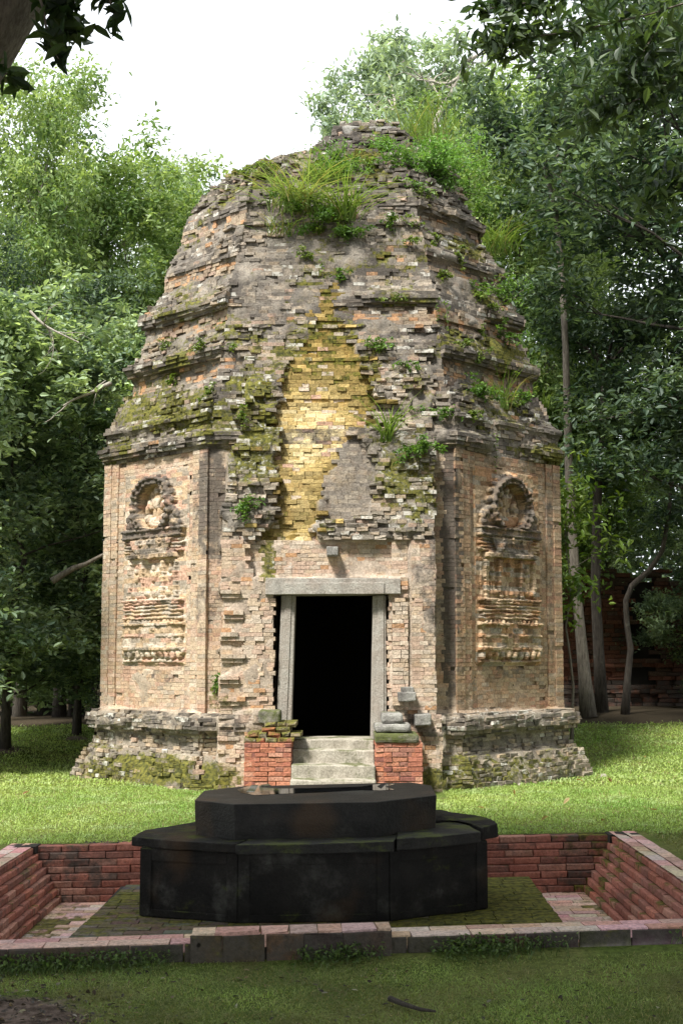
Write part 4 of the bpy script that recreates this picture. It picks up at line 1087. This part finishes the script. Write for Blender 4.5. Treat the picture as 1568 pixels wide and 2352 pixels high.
def proto(key, seed, name, H, bark, n, rad, size, c0, c1, **kw):
    lk = {k: kw.pop(k) for k in ('aspect', 'droop', 'leafflat') if k in kw}
    if 'leafflat' in lk: lk['flat'] = lk.pop('leafflat')
    pm, tips = skeleton(seed, H, **kw)
    PROTO[key] = dict(name=name, H=max(t[0].z for t in tips) + .3, pm=pm, bark=bark, tips=tips, args=(n, rad, size, c0, c1), lk=lk, seed=seed, made=None)
def plant_tree(key, x, y, H, rz, label, cat='tree', group=None, zoff=0., sxy=1.):
    P = PROTO[key]; k = H / P['H']
    rt = empty(P['name'], (x, y, gz(x, y) - .05 + zoff), label, cat, group); rt.rotation_euler = (0, 0, rz); rt.scale = (k * sxy, k * sxy, k)
    if P['made'] is None:
        tk = P['pm'].build('trunk', P['bark'], rt, True)
        cw = leafobj('crown', [crown(P['tips'], np.random.default_rng(P['seed']), *P['args'], **P['lk'])], rt)
        P['made'] = (tk, cw)
    else:
        for o in P['made']:
            c = o.copy(); COL.objects.link(c); c.parent = rt
    return rt
YG0, YG1 = (.13, .215, .07), (.36, .45, .19)
MG0, MG1 = (.07, .13, .045), (.22, .31, .1)
DG0, DG1 = (.03, .06, .036), (.15, .215, .13)
GG_HAZE0, GG_HAZE1 = (.2, .27, .2), (.35, .43, .31)  # grey-green, paled to put distance haze into the leaf colour
proto('bright', 11, 'broadleaf_tree', 12.8, 'bark', 36000, .36, .165, YG0, YG1, r0=.16, bare=.22, cr=2.7, nl=30, up=.5, sub=6)
proto('mid', 12, 'broadleaf_tree', 12, 'bark', 30000, .33, .165, MG0, MG1, r0=.17, bare=.3, cr=2.9, nl=26, up=.35, sub=6)
proto('dark', 13, 'forest_tree', 13, 'bark_dark', 26000, .33, .16, DG0, DG1, r0=.19, bare=.34, cr=3.3, nl=28, up=.3, sub=6, lean=(.6, 0))
proto('sparse', 14, 'tall_tree', 17, 'bark_pale', 24000, .42, .26, GG_HAZE0, GG_HAZE1, r0=.22, bare=.45, cr=3.4, nl=20, up=.65, sub=5)
proto('under', 15, 'understorey_tree', 8, 'bark_dark', 34000, .25, .135, (.085, .14, .085), (.38, .48, .28), r0=.08, bare=.12, cr=2.4, nl=26, up=.1, sub=6, aspect=.5)
proto('sapling', 16, 'sapling', 4, 'bark', 900, .2, .16, (.08, .15, .02), (.2, .28, .05), r0=.03, bare=.5, cr=.8, nl=10, up=.4, sub=3)
proto('shrub', 17, 'forest_shrub', 3, 'bark_dark', 9000, .26, .13, DG0, MG1, r0=.04, bare=.05, cr=1.5, nl=18, up=.5, sub=4)
X = lambda px, Y: (px - 784) / F * Y * 1.01
for key, px, Y, H, rz, sx, lab in (
    ('bright', 60, 24.0, 12.9, .3, .72, 'tall yellow-green tree at the left edge with sky above its crown'),
    ('bright', 285, 27.0, 12.3, 2.1, .95, 'sunlit yellow-green tree left of the temple, lower than the leftmost tall tree'),
    ('bright', 430, 29.0, 11.9, 4.0, .85, 'sunlit yellow-green tree rising directly behind the left shoulder of the temple'),
    ('bright', 130, 26.0, 11.6, 5.5, .9, 'yellow-green tree filling the gap behind the leftmost tall tree'),
    ('bright', 500, 31.0, 12.6, 1.2, .7, 'yellow-green treetop just showing over the left roof edge of the temple'),
    ('mid', 130, 30.0, 11.6, 1.0, .75, 'mid green tree behind the yellow-green trees on the left'),
    ('mid', 585, 40.0, 16.6, 2.0, .7, 'mid green tree far behind the temple roof on its left side'),
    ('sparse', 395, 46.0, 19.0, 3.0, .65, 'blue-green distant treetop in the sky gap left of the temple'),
    ('under', 30, 18.6, 6.8, .4, 1.2, 'dark green understorey tree with leafy low branches at the left edge'),
    ('under', 190, 20.8, 7.0, 2.2, 1.1, 'understorey tree with drooping leaves touching the left wall of the temple'),
    ('under', -170, 17.0, 7.0, 3.5, 1.2, 'dark understorey tree cut by the left edge of the photo'),
    ('dark', 150, 23.8, 8.4, 5.1, 1., 'dark tree in deep shade behind the low leafy trees on the left'),
    ('dark', -60, 22.0, 8.6, 1.3, 1., 'dark tree in deep shade at the far left edge'),
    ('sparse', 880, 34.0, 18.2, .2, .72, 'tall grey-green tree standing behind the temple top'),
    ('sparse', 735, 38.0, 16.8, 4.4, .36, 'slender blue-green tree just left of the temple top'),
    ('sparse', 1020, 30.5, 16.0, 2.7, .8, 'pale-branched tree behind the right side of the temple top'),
    ('bright', 1130, 27.5, 13.4, .8, .8, 'yellowish green tree behind the right shoulder of the temple'),
    ('bright', 1190, 25.5, 11.6, 5.2, .85, 'bright green tree right of the temple among darker trees'),
    ('bright', 1255, 25.0, 13.2, .0, .8, 'green tree above the slope of the temple roof on the right'),
    ('bright', 1390, 27.0, 13.2, 3.1, .8, 'lighter green tree behind the dark trees on the right'),
    ('dark', 1690, 19.5, 12.6, 3.7, 1.1, 'large dark tree reaching in over the brick ruin from the right edge'),
    ('dark', 1800, 20.5, 14.0, 2.4, 1.2, 'largest dark tree, mostly outside the right edge of the photo'),
    ('under', 1610, 24.8, 5.8, 4.1, 1., 'leafy understorey tree covering the right part of the brick ruin'),
    ('sapling', 1300, 20.0, 4.7, 2.9, .9, 'bright leafy sapling peeping out from behind the right wall of the temple')):
    plant_tree(key, X(px, Y), Y, H, rz, lab, sxy=sx)
for i, (key, x, y, H) in enumerate((('dark', -12, 25, 10), ('mid', -11, 31, 12), ('dark', 11, 25, 9), ('mid', 11, 32, 9), ('dark', -6.5, 34, 10), ('dark', 5, 37, 9), ('dark', 0, 41, 11), ('dark', 10.5, 18, 9), ('dark', -8.5, 2, 10), ('mid', -9, -3, 11), ('dark', -6, -8, 11), ('mid', -1.5, -11, 12), ('dark', 3.5, -9, 11), ('mid', 7, -5, 11), ('dark', 8.2, 1, 10.5), ('mid', 9, 6, 11), ('dark', 10, 11, 11), ('under', 5.7, 7.2, 7), ('under', 6.6, 10.5, 7.5), ('under', -6.4, 4.4, 7))):
    far = y > 12; plant_tree(key, x, y, H, i * 1.3, 'tree of the deep forest behind the first row of trees' if far else 'unseen leafy tree added outside the frame to shade the foreground', group='forest trees behind the first row' if far else 'unseen trees added to shade the foreground')  # the nearer ones are unseen, added to block sky light from the foreground
for px, Y, H in ((40, 24.5, 3.2), (150, 25.2, 3.6), (-70, 24.5, 3), (235, 24, 2.6), (1310, 29.5, 3.5), (1620, 24.6, 2.2)):
    plant_tree('shrub', X(px, Y), Y, H, px * .1, 'dark leafy shrub in the shade under the trees', 'shrub', 'shrubs under the trees')

# free-standing trunks seen in front of the ruin
def trunk(name, pts, rad, mat, label):
    rt = empty(name, (pts[0].x, pts[0].y, pts[0].z - .1), label, 'tree')
    pm = PM(); pm.tube([p - rt.location for p in pts], rad, 10); pm.build('trunk', mat, rt, True)
    rng = np.random.default_rng(len(label)); tp = [(p - rt.location, 1.) for p in pts[-2:]]
    top = pts[-1] - rt.location; lim = PM()
    for k in range(7):
        d = Vector((math.cos(k * 2.4), math.sin(k * 2.4), .9)).normalized() * 1.3
        lim.tube([top, top + d * .5 + Vector((0, 0, .1)), top + d], [rad[-1] * .6, rad[-1] * .4, .01], 5, False)
        tp += [(top + d, 1.), (top + d * .7, 1.), (top + d * 1.2 + Vector((0, 0, .3)), 1.)]
    lim.build('limb', mat, rt, True)
    leafobj('crown', [crown(tp, rng, 5000, .4, .15, DG0, DG1)], rt)
    return rt
trunk('forest_tree', [at(1350, 1647, 22.6), at(1342, 1560, 22.6), at(1330, 1430, 22.6), at(1320, 1320, 22.5), at(1306, 1100, 22.4), at(1298, 800, 22.2), at(1290, 640, 22.2), at(1275, 480, 22.2), at(1250, 390, 22)], [.16, .115, .09, .085, .075, .06, .055, .05, .04], 'bark', 'pale grey trunk with a flared foot beside the temple on the right')
trunk('forest_tree', [at(1382, 1648, 23.4), at(1374, 1500, 23.4), at(1366, 1350, 23.3), at(1372, 1100, 23.2), at(1390, 850, 23)], [.13, .1, .09, .08, .06], 'bark_dark', 'dark thin trunk just right of the pale flared trunk')
trunk('forest_tree', [at(1434, 1650, 23.0), at(1440, 1560, 23.0), at(1447, 1490, 23), at(1438, 1430, 23), at(1436, 1380, 22.9), at(1450, 1345, 22.9), at(1490, 1310, 22.8), at(1520, 1265, 22.6), at(1535, 1180, 22.5), at(1545, 1050, 22.5)], [.09, .062, .055, .05, .048, .05, .048, .04, .035, .03], 'bark_dark', 'thin bent trunk with a sideways kink in front of the brick ruin')
for px, Y, lean in ((45, 25.5, 3), (105, 24.8, -4), (175, 24.2, 5)):
    trunk('forest_tree', [at(px, 1672, Y), at(px + lean, 1500, Y), at(px - lean, 1350, Y), at(px + 2 * lean, 1200, Y)], [.16, .12, .11, .09], 'bark_dark',
          {45: 'leftmost of three dark trunks in the shade on the left', 105: 'middle one of three dark trunks in the shade on the left', 175: 'dark trunk in the shade nearest the left wall of the temple'}[px])

def bare(px, py, Y, px1, py1, label, n=5, r0=.035, seed=1, mat='bark_pale', depth=3):
    a, b = at(px, py, Y), at(px1, py1, Y - .4); rt = empty('bare_branch', a, label, 'branch'); r = random.Random(seed); pm = PM()
    def grow(p, d, L, rad, k):
        pts = [p]; q = p.copy(); dd = d.copy()
        for _ in range(5):
            dd = (dd + Vector((r.gauss(0, .22), r.gauss(0, .22), r.gauss(0, .2)))).normalized(); q = q + dd * L / 5; pts.append(q.copy())
        pm.tube(pts, [rad * (1 - .13 * i) for i in range(6)], 6 if k == depth else 4, False)
        if k:
            for i in range(n - (depth - k)):
                t = pts[r.randint(1, 5)]; nd = (dd + Vector((r.gauss(0, .8), r.gauss(0, .6), r.gauss(.1, .7)))).normalized(); grow(t, nd, L * r.uniform(.35, .65), rad * .45, k - 1)
    grow(Vector((0, 0, 0)), (b - a).normalized(), (b - a).length, r0, depth); pm.build('twigs', mat, rt, True)
bare(70, 715, 16.4, 150, 775, 'pale bare twigs spreading in front of the dark leaves on the left', 4, .02, 3, depth=2)
bare(255, 880, 17.2, 170, 955, 'pale bare branch reaching left beside the left shoulder of the temple', 3, .03, 5, depth=1)
bare(120, 1335, 17.4, 225, 1275, 'grey bare branch crossing the dark gap left of the temple wall', 2, .05, 8, 'bark', 0)
bare(990, 330, 29.0, 1035, 120, 'pale leafless branches standing among the crowns behind the temple top on the right', 5, .1, 4)
bare(930, 330, 32.5, 860, 150, 'thin leafless branches in the grey-green crown behind the temple top', 5, .06, 9)

# ---- the far wood that closes the view
def thicket():
    rng = np.random.default_rng(21); parts = []
    for y0, zt, n, sz in ((31, 5.5, 26000, .3), (44, 8, 36000, .42)):
        x = rng.uniform(-26, 26, n); y = y0 + .012 * x * x * -1 + rng.normal(0, 1.0, n)
        y = np.where(abs(x) > 14, y0 - 2.4 - (abs(x) - 14) * 1.2 + rng.normal(0, 1, n), y)
        top = zt * (.65 + .7 * vnoise(x, y * 0, .35, y0)); z = .3 + top * rng.random(n) ** .8
        q = np.clip(vnoise(x, z, .8, 3) + rng.normal(0, .15, n), 0, 1)[:, None]
        parts.append(leaves(np.stack([x, y, z], 1), sz, np.array([DG0]) * (1 - q) + np.array([DG1]) * q, rng))
    o = leafobj('distant_wood', parts); tag(o, 'dark dense foliage of the wood closing the background', 'wood', kind='stuff')
thicket()

# ---- the second brick ruin under the trees on the right
def ruin():
    rt = empty('brick_ruin', (6.5, 26.5, .5), 'reddish brick temple ruin half hidden in deep shade under the trees on the right', 'ruin')
    b = BK(); z = .3; k = 0
    while z < 4.6:
        k += 1; h = .085
        for (O, T, N, L) in ((Vector((4.25, 26.0, 0)), Vector((1, 0, 0)), Vector((0, -1, 0)), 5.5), (Vector((4.25, 28.5, 0)), Vector((0, -1, 0)), Vector((-1, 0, 0)), 2.5)):
            u = 0
            while u < L - .02:
                u1 = min(L, u + rnd.uniform(.2, .36)); um = u
                o = .02 * fbm(um * 1.2, z * 1.2, 9)
                if z < .75: o += .22 - .1 * z
                if 1.25 < z < 1.42 or 2.1 < z < 2.2: o += .12
                if .8 < z < .9: o += .16
                if 1.3 < um < 1.8: o -= .14
                if 3.1 < um < 3.3 or 2.2 < um < 2.4: o += .07
                if z > 3.2 + .8 * fbm(um, 3): u = u1; continue
                c = rnd.choice(((.2, .09, .06), (.17, .085, .06), (.16, .105, .075), (.22, .1, .065), (.12, .085, .065))); 
                b.add(O, T, N, u, u1 - .006, z, z + h - .006, o + rnd.gauss(0, .015), .4, .01, .005, c, (.15, .12, .35 + .3 * (z < 1)), .01); u = u1
        z += h
    local(b.build('brick_wall'), rt)
    f = PM(); f.box(4.32, 9.7, 26.1, 28.6, .2, 3.0); local(f.build('wall_core', 'dark'), rt)
ruin()

# ------------------------------------------------------------------ near trees whose canopy shades the pit and the pedestal
def big_tree(name, seed, pts, rad, ctr, half, n, size, label, c0, c1, extra=(), mat='bark', rd=.55, nlimb=34):
    rt = empty(name, pts[0], label, 'tree'); L = rt.location.copy(); r = random.Random(seed)
    pm = PM(); pm.tube([Vector(p) - L for p in pts], rad, 14)
    tips = []; top = Vector(pts[-1])
    pm.build('trunk', mat, rt, True); lm = PM()
    for k in range(nlimb):
        a = k * GOLDEN; q = math.sqrt((k + .5) / nlimb)
        e = Vector(ctr) + Vector((math.cos(a) * q * half[0], math.sin(a) * q * half[1], r.uniform(-1, 1) * half[2] * (1.1 - .6 * q)))
        s0 = top if k % 2 else Vector(pts[-2]).lerp(top, r.random())
        mid = s0.lerp(e, .5) + Vector((r.gauss(0, .4), r.gauss(0, .4), r.uniform(.2, .9)))
        path = [s0, s0.lerp(mid, .6) + Vector((0, 0, .15)), mid, mid.lerp(e, .55) + Vector((r.gauss(0, .15), r.gauss(0, .15), .1)), e]
        lm.tube([p - L for p in path], [rad[-1] * .5, rad[-1] * .36, rad[-1] * .25, .03, .01], 6, False)
        for t in (.55, .7, .8, .9, 1.):
            c = mid.lerp(e, (t - .5) * 2)
            for _ in range(4):
                d = c + Vector((r.gauss(0, .65), r.gauss(0, .65), r.gauss(0, .4)))
                lm.tube([c - L, d - L], [.014, .004], 4, False); tips.append((d - L, 1.))
    rng = np.random.default_rng(seed)
    P = [crown(tips, rng, n, rd, size, c0, c1)]
    for (tw, nn, sz, rr) in extra:          # low hanging sprays
        pt = [Vector(p) for p in tw]; lm.tube([p - L for p in pt], [.016] + [.008] * (len(pt) - 2) + [.003], 5, False)
        tp = []
        for i in range(len(pt) - 1):
            for j in range(5): tp.append((pt[i].lerp(pt[i + 1], j / 4) - L, .5 + i))
        P.append(crown(tp, rng, nn, rr, sz, c0, c1, .4, .8, .1))
    lm.build('limb', mat, rt, True)
    leafobj('crown', P, rt)
    return rt
p8 = lambda px, py, Y=8.: at(px, py, Y)
big_tree('shade_tree', 31, [(-5.0, 7.8, -.2), (-4.3, 7.9, 1.6), p8(-640, 860), p8(-420, 640), p8(-253, 375), p8(-46, 33), p8(109, -224), (-1.4, 7.3, 7.6)], [.62, .48, .42, .38, .34, .32, .31, .24], (-3.4, 1.9, 9.6), (5.4, 4.6, 1.3), 60000, .27,
         'leaning grey trunk in the upper left corner with dark leaves hanging from it', (.02, .045, .015), (.06, .1, .03),
         extra=[([p8(150, -200, 7.6), p8(140, -60, 7.6), p8(150, 30, 7.6), p8(170, 85, 7.6)], 60, .17, .1), ([p8(230, -120, 7.6), p8(245, -20, 7.6), p8(262, 30, 7.6), p8(272, 78, 7.6)], 24, .15, .06),
                ([p8(60, -100, 7.5), p8(100, 20, 7.5), p8(110, 90, 7.5), p8(135, 135, 7.5)], 34, .16, .07), ([p8(-80, 120, 7.5), p8(0, 160, 7.5), p8(35, 180, 7.5), p8(50, 205, 7.5)], 16, .18, .05), ([p8(190, -100, 7.6), p8(170, -10, 7.6), p8(130, 40, 7.6)], 46, .17, .1)])
big_tree('shade_tree', 32, [(5.4, 10.2, 0), (5.2, 10.4, 2.6), (4.9, 10.6, 5.2), (4.6, 10.8, 7.2)], [.42, .33, .28, .2], (7.6, 7.6, 9.2), (3.2, 3.0, 1.2), 14000, .2,
         'near tree out of the frame whose dark branches hang into the upper right corner', (.025, .05, .02), (.1, .15, .06),
         extra=[([p8(1900, -100, 11.), p8(1500, 30, 11.), p8(1330, 70, 11.), p8(1180, 90, 11.), p8(1110, 110, 11.)], 420, .15, .22), ([p8(1800, -200, 11), p8(1420, -60, 11), p8(1250, 0, 11), p8(1120, 20, 11)], 420, .15, .22),
                ([p8(1900, 60, 11.5), p8(1600, 140, 11.5), p8(1480, 220, 11.5), p8(1330, 290, 11.5)], 420, .15, .25), ([p8(1900, 260, 12), p8(1640, 330, 12), p8(1560, 420, 12), p8(1490, 470, 12)], 300, .15, .2),
                ([p8(1900, -60, 11.5), p8(1600, 20, 11.5), p8(1500, 80, 11.5), p8(1440, 180, 11.5)], 420, .15, .25)])
big_tree('shade_tree', 33, [(1.8, -3.2, 0), (1.6, -3, 2.6), (1.3, -2.6, 5.2), (1.0, -2.4, 6.6)], [.4, .32, .28, .22], (1.4, .4, 9.6), (4.6, 4.8, 1.3), 50000, .27,
         'tree behind the camera whose canopy shades the foreground lawn', (.02, .045, .015), (.06, .1, .03))

# ------------------------------------------------------------------ plants growing on the ruin
def inside(p):
    x, y, z = p
    if z > 9.2: return False
    c = Vector((TCX + cshift(z), TCY, 0)); t = ih(TRx, TRy, z)
    for e in ('F', 'L', 'R', 'E', 'W'):
        T, N, d, h = EDG[e]
        q = Vector((x, y, 0)) - c - N * d; o = surf(e, q.dot(T), z)[0] if e in 'FLR' and abs(q.dot(T)) < h else -ih(TMx, TMy, z)
        if q.dot(N) > o: return False
    return True
def on_ruin(px, py, y0=13.8, y1=19.5):
    d = ray(px, py); d = d / d.y; y = y0
    while y < y1:
        p = Vector((d.x * y, y, ZC + d.z * y))
        if inside(p): return p
        y += .02
    return at(px, py, 18.)
FG0, FG1 = (.1, .17, .035), (.23, .33, .09)
def tuft(px, py, n, h, label, spread=.5, bend=.7, w=.014, Y=None, R0=.08, out=(0, -.6, 0), c0=FG0, c1=FG1):
    p = at(px, py, Y) if Y else on_ruin(px, py)
    rng = np.random.default_rng(int(px * 7 + py)); q = rng.random((n, 1)); c = np.array([c0]) * (1 - q) + np.array([c1]) * q
    c = np.where(rng.random((n, 1)) < .1, np.array([(.3, .27, .12)]), c)
    rt = rng.normal(0, R0, (n, 3)); rt[:, 2] = -.03
    o = leafobj('grass_tuft', [blades(rt, h, w, rng, c, bend, spread, 5, np.array([out]))], None, 'grass'); o.location = p
    return tag(o, label, 'grass tuft', 'grass tufts growing on the temple')
tuft(684, 490, 150, .85, 'largest tuft of tall grass, hanging from the upper front of the temple', .3, 1.25, .017, R0=.16, c1=(.3, .38, .15))
tuft(745, 430, 60, .6, 'small grass tuft between the largest tuft and the fern on the roof', .5, .8, .016)
tuft(790, 505, 90, .7, 'long grass tuft trailing down just right of the largest tuft', .4, .9, .018)
tuft(888, 1010, 46, .62, 'grass tuft with long blades beside the golden patch', .4, .8, .018, R0=.04)
tuft(985, 330, 110, .75, 'tall thin grass standing behind the top rubble of the temple', .35, .4, .014, Y=18.6, R0=.2)
tuft(930, 335, 60, .5, 'short grass right of the topmost bricks', .5, .6, .014, Y=18.3, R0=.15)
tuft(1140, 575, 90, .55, 'grass tuft on the right upper edge of the temple', .5, .7, .014, R0=.14)
tuft(1155, 935, 26, .62, 'thin upright grass on the ledge above the right cornice', .3, .5, .014, R0=.04)
tuft(1245, 935, 22, .35, 'small grass tuft at the right end of the cornice', .6, .8, .012, R0=.03)
tuft(650, 540, 60, .35, 'low grass below the left of the largest tuft', .6, .9, .012, R0=.12)
def herb(px, py, rx, rz, n, size, label, cat='weed', name='weed', Y=None, c0=(.06, .13, .018), c1=(.15, .26, .045), stems=10, aspect=.45, group='weeds growing on the temple'):
    p = at(px, py, Y) if Y else on_ruin(px, py)
    rng = np.random.default_rng(int(px * 3 + py)); root = empty(name, p, label, cat, group)
    pm = PM(); tp = []
    for k in range(stems):
        a = Vector((rng.normal() * rx * .25, .03, rng.normal() * rz * .2)); e = Vector((rng.normal() * rx * .6, -abs(rng.normal()) * rx * .4 - .03, rng.normal() * rz * .55 + rz * .35))
        m = a.lerp(e, .5) + Vector((0, -.03, .05)); pm.tube([a, m, e], [.006, .004, .002], 4, False); tp += [(e, 1.), (m, .6), (m.lerp(e, .5), 1.)]
    pm.build('stem', 'bark', root)
    leafobj('foliage', [crown(tp, rng, n, min(rx, rz) * .28, size, c0, c1, aspect, .2, .3)], root)
herb(1005, 400, .62, .36, 3800, .06, 'large bright green fern bush on the right of the roof', 'fern', 'fern_bush', stems=40, c0=(.09, .2, .03), c1=(.21, .37, .09), aspect=.3)
herb(775, 400, .3, .3, 1300, .06, 'bright green fern bush right of the largest grass tuft', 'fern', 'fern_bush', stems=24, c0=(.09, .18, .03), c1=(.2, .34, .09), aspect=.3)
herb(1070, 445, .34, .26, 900, .06, 'green fern below the large fern bush on the right', 'fern', 'fern_bush', stems=20, c0=(.09, .18, .03), c1=(.2, .34, .09), aspect=.3)
for (px, py, rx, rz, n, lab) in ((885, 345, .3, .22, 340, 'leafy weed under the topmost bricks'), (905, 385, .3, .18, 320, 'leafy weed left of the large fern bush'), (960, 450, .22, .16, 180, 'small weed below the large fern bush'),
    (720, 525, .35, .22, 800, 'mossy weeds hanging under the largest grass tuft'), (800, 545, .3, .18, 420, 'weeds under the trailing grass tuft'), (960, 1042, .24, .17, 420, 'weed on the broken bricks right of the golden patch'),
    (1105, 915, .22, .2, 420, 'leafy weed on the right tier above the cornice'), (1185, 930, .26, .16, 300, 'low weed near the right end of the cornice'), (562, 1175, .17, .16, 200, 'small fern on the mossy bricks left of the golden patch'),
    (870, 805, .2, .12, 200, 'small weed right of the upper golden bricks'), (1110, 680, .35, .16, 300, 'creeping weed on the third tier at the right'), (1165, 690, .22, .2, 320, 'weed at the right edge of the third tier'), (1100, 500, .2, .18, 260, 'weed below the fern on the right slope'),
    (785, 640, .1, .12, 90, 'tiny weed in the middle of the front above the golden bricks'), (1160, 790, .2, .14, 200, 'weed on the broken right corner of the second tier'), (940, 850, .2, .1, 90, 'sparse weed on the right front tier'),
    (1020, 960, .3, .12, 260, 'row of weeds along the ledge right of the front'), (500, 1580, .12, .14, 160, 'green moss weed at the foot of the left pilaster'), (700, 480, .3, .12, 300, 'weed at the root of the largest grass tuft'), (890, 520, .12, .1, 90, 'small weed right of the roof grass')):
    herb(px, py, rx, rz, n, .055, lab)
rw = random.Random(12)
for k in range(34):
    px, py = rw.choice(((rw.uniform(560, 1020), rw.uniform(380, 480)), (rw.uniform(560, 1100), rw.uniform(470, 600)), (rw.uniform(900, 1180), rw.uniform(520, 760)), (rw.uniform(1000, 1240), rw.uniform(760, 990)), (rw.uniform(300, 560), rw.uniform(780, 990))))
    herb(px, py, rw.uniform(.08, .2), rw.uniform(.07, .14), int(rw.uniform(50, 190)), .045, 'little weed rooted between the bricks of the temple roof', stems=6, c0=(.08, .13, .02), c1=(.2, .27, .05), group='little weeds scattered over the temple roof')
for px, py, L in ((1004, 690, .32), (1026, 700, .36), (1136, 1000, .42), (740, 600, .3)):
    p = on_ruin(px, py) + Vector((0, -.06, 0)); rng = np.random.default_rng(px)
    rt = empty('hanging_vine', p, {1004: 'thin vine hanging from the right front cornice of the third tier, left one', 1026: 'thin vine hanging from the right front cornice of the third tier, right one', 1136: 'thin vine hanging over the main cornice on the right', 740: 'thin vine hanging down the middle of the upper front'}[px], 'vine')
    pm = PM(); pts = [Vector((.01 * math.sin(k * 2), -.02 * k / 6, -L * k / 6)) for k in range(7)]; pm.tube(pts, [.004] * 7, 4); pm.build('stem', 'bark', rt)
    leafobj('foliage', [crown([(q, 1.) for q in pts], rng, 26, .03, .05, FG0, FG1)], rt)

# ---- small things on the ground
LEAF_S = .08
def fallen_leaf(px, py, Y, c, lab):
    p = at(px, py, Y); p.z = gz(p.x, p.y) + .045
    rng = np.random.default_rng(px); V, Fc, C = leaves(np.zeros((1, 3)), LEAF_S, np.array([c]), rng, 2., .5)
    o = link('fallen_leaf', np_mesh('fallen_leaf', V, Fc, {'Col': C}), 'leaf'); o.location = p; tag(o, lab, 'leaf', 'fallen leaves on the lawn')
def gp(px, py):
    d = ray(px, py); k = 5.
    while k < 40:
        p = Vector((0, 0, ZC)) + d / d.y * k
        if p.z < gz(p.x, p.y): break
        k += .02
    return p
for i, (px, py) in enumerate(((1105, 1865), (1300, 1850), (1400, 1800), (1480, 1745), (1250, 1890), (1385, 1895), (345, 1935), (160, 1880), (1500, 1870), (1330, 1800), (620, 1870), (60, 1830), (1180, 1830))):
    p = gp(px, py); fallen_leaf(px, py, p.y, ((.35, .2, .08), (.4, .3, .15), (.22, .12, .06))[i % 3], 'brown fallen leaf lying on the short grass')
def stone(px, py, s, lab, c='step'):
    p = gp(px, py); m = PM(); n = 7; r = random.Random(px)
    out = [(math.cos(6.283 * k / n) * s * r.uniform(.8, 1.2), math.sin(6.283 * k / n) * s * r.uniform(.6, .9)) for k in range(n)]
    m.prism(out, -.02, s * .6, [(x * .6, y * .6) for x, y in out]); o = m.build('loose_stone', c, None, True, s * .12); o.location = (p.x, p.y, gz(p.x, p.y) + .01); tag(o, lab, 'stone')
stone(1232, 1797, .07, 'small pale stone on the grass in front of the right plinth'); stone(1385, 1786, .06, 'small pale stone on the grass just beyond the right plinth corner')
pts = [gp(895, 2312), gp(930, 2326), gp(965, 2338), gp(1000, 2341)]
m = PM(); m.tube([Vector((p.x, p.y, gz(p.x, p.y) + .035)) for p in pts], [.016, .013, .01, .006], 6); o = m.build('fallen_twig', 'bark_dark', None, True); tag(o, 'dark fallen twig on the shaded grass in the foreground', 'twig')
def edge_weeds():
    rng = np.random.default_rng(5); n = 7000
    x = rng.uniform(-2.7, 2.7, n); y = 7.6 - .16 + .05 * x + .16 - rng.gamma(1.2, .05, n); d = vnoise(x, x * 0, 2.6, 8); k = rng.random(n) < d * 1.5 - .35
    P = np.stack([x, y, np.array([gz(a, b) for a, b in zip(x, y)])], 1)[k]
    q = rng.random((len(P), 1)); c = np.array([(.05, .1, .02)]) * (1 - q) + np.array([(.12, .17, .05)]) * q
    Q = P + np.stack([rng.normal(0, .01, len(P)), rng.normal(0, .01, len(P)), rng.uniform(.02, .09, len(P))], 1)
    o = leafobj('kerb_weeds', [blades(P, .085, .0035, rng, c, .6, .6, 3), leaves(Q, .026, c, rng, .3, .5)], None, 'grass'); tag(o, 'tangled weeds along the foot of the front brick kerb', 'weeds', kind='stuff')
edge_weeds()
def litter():
    rng = np.random.default_rng(8); P = []; C = []
    while len(P) < 900:
        x, y = rng.uniform(-2.2, 2.2), rng.uniform(5.6, 7.4)
        if rng.random() < .06 + 1.2 * dirt(x, y):
            P.append((x, y, gz(x, y) + .012)); C.append(((.03, .022, .016), (.05, .035, .025), (.2, .15, .1), (.3, .28, .25))[rng.choice(4, p=(.45, .3, .17, .08))])
    o = leafobj('leaf_litter', [leaves(np.array(P), .032, np.array(C), rng, 2.5, .5, 0.)]); tag(o, 'small dead leaves and flecks scattered on the bare soil and shaded grass', 'leaf litter', kind='stuff')
litter()
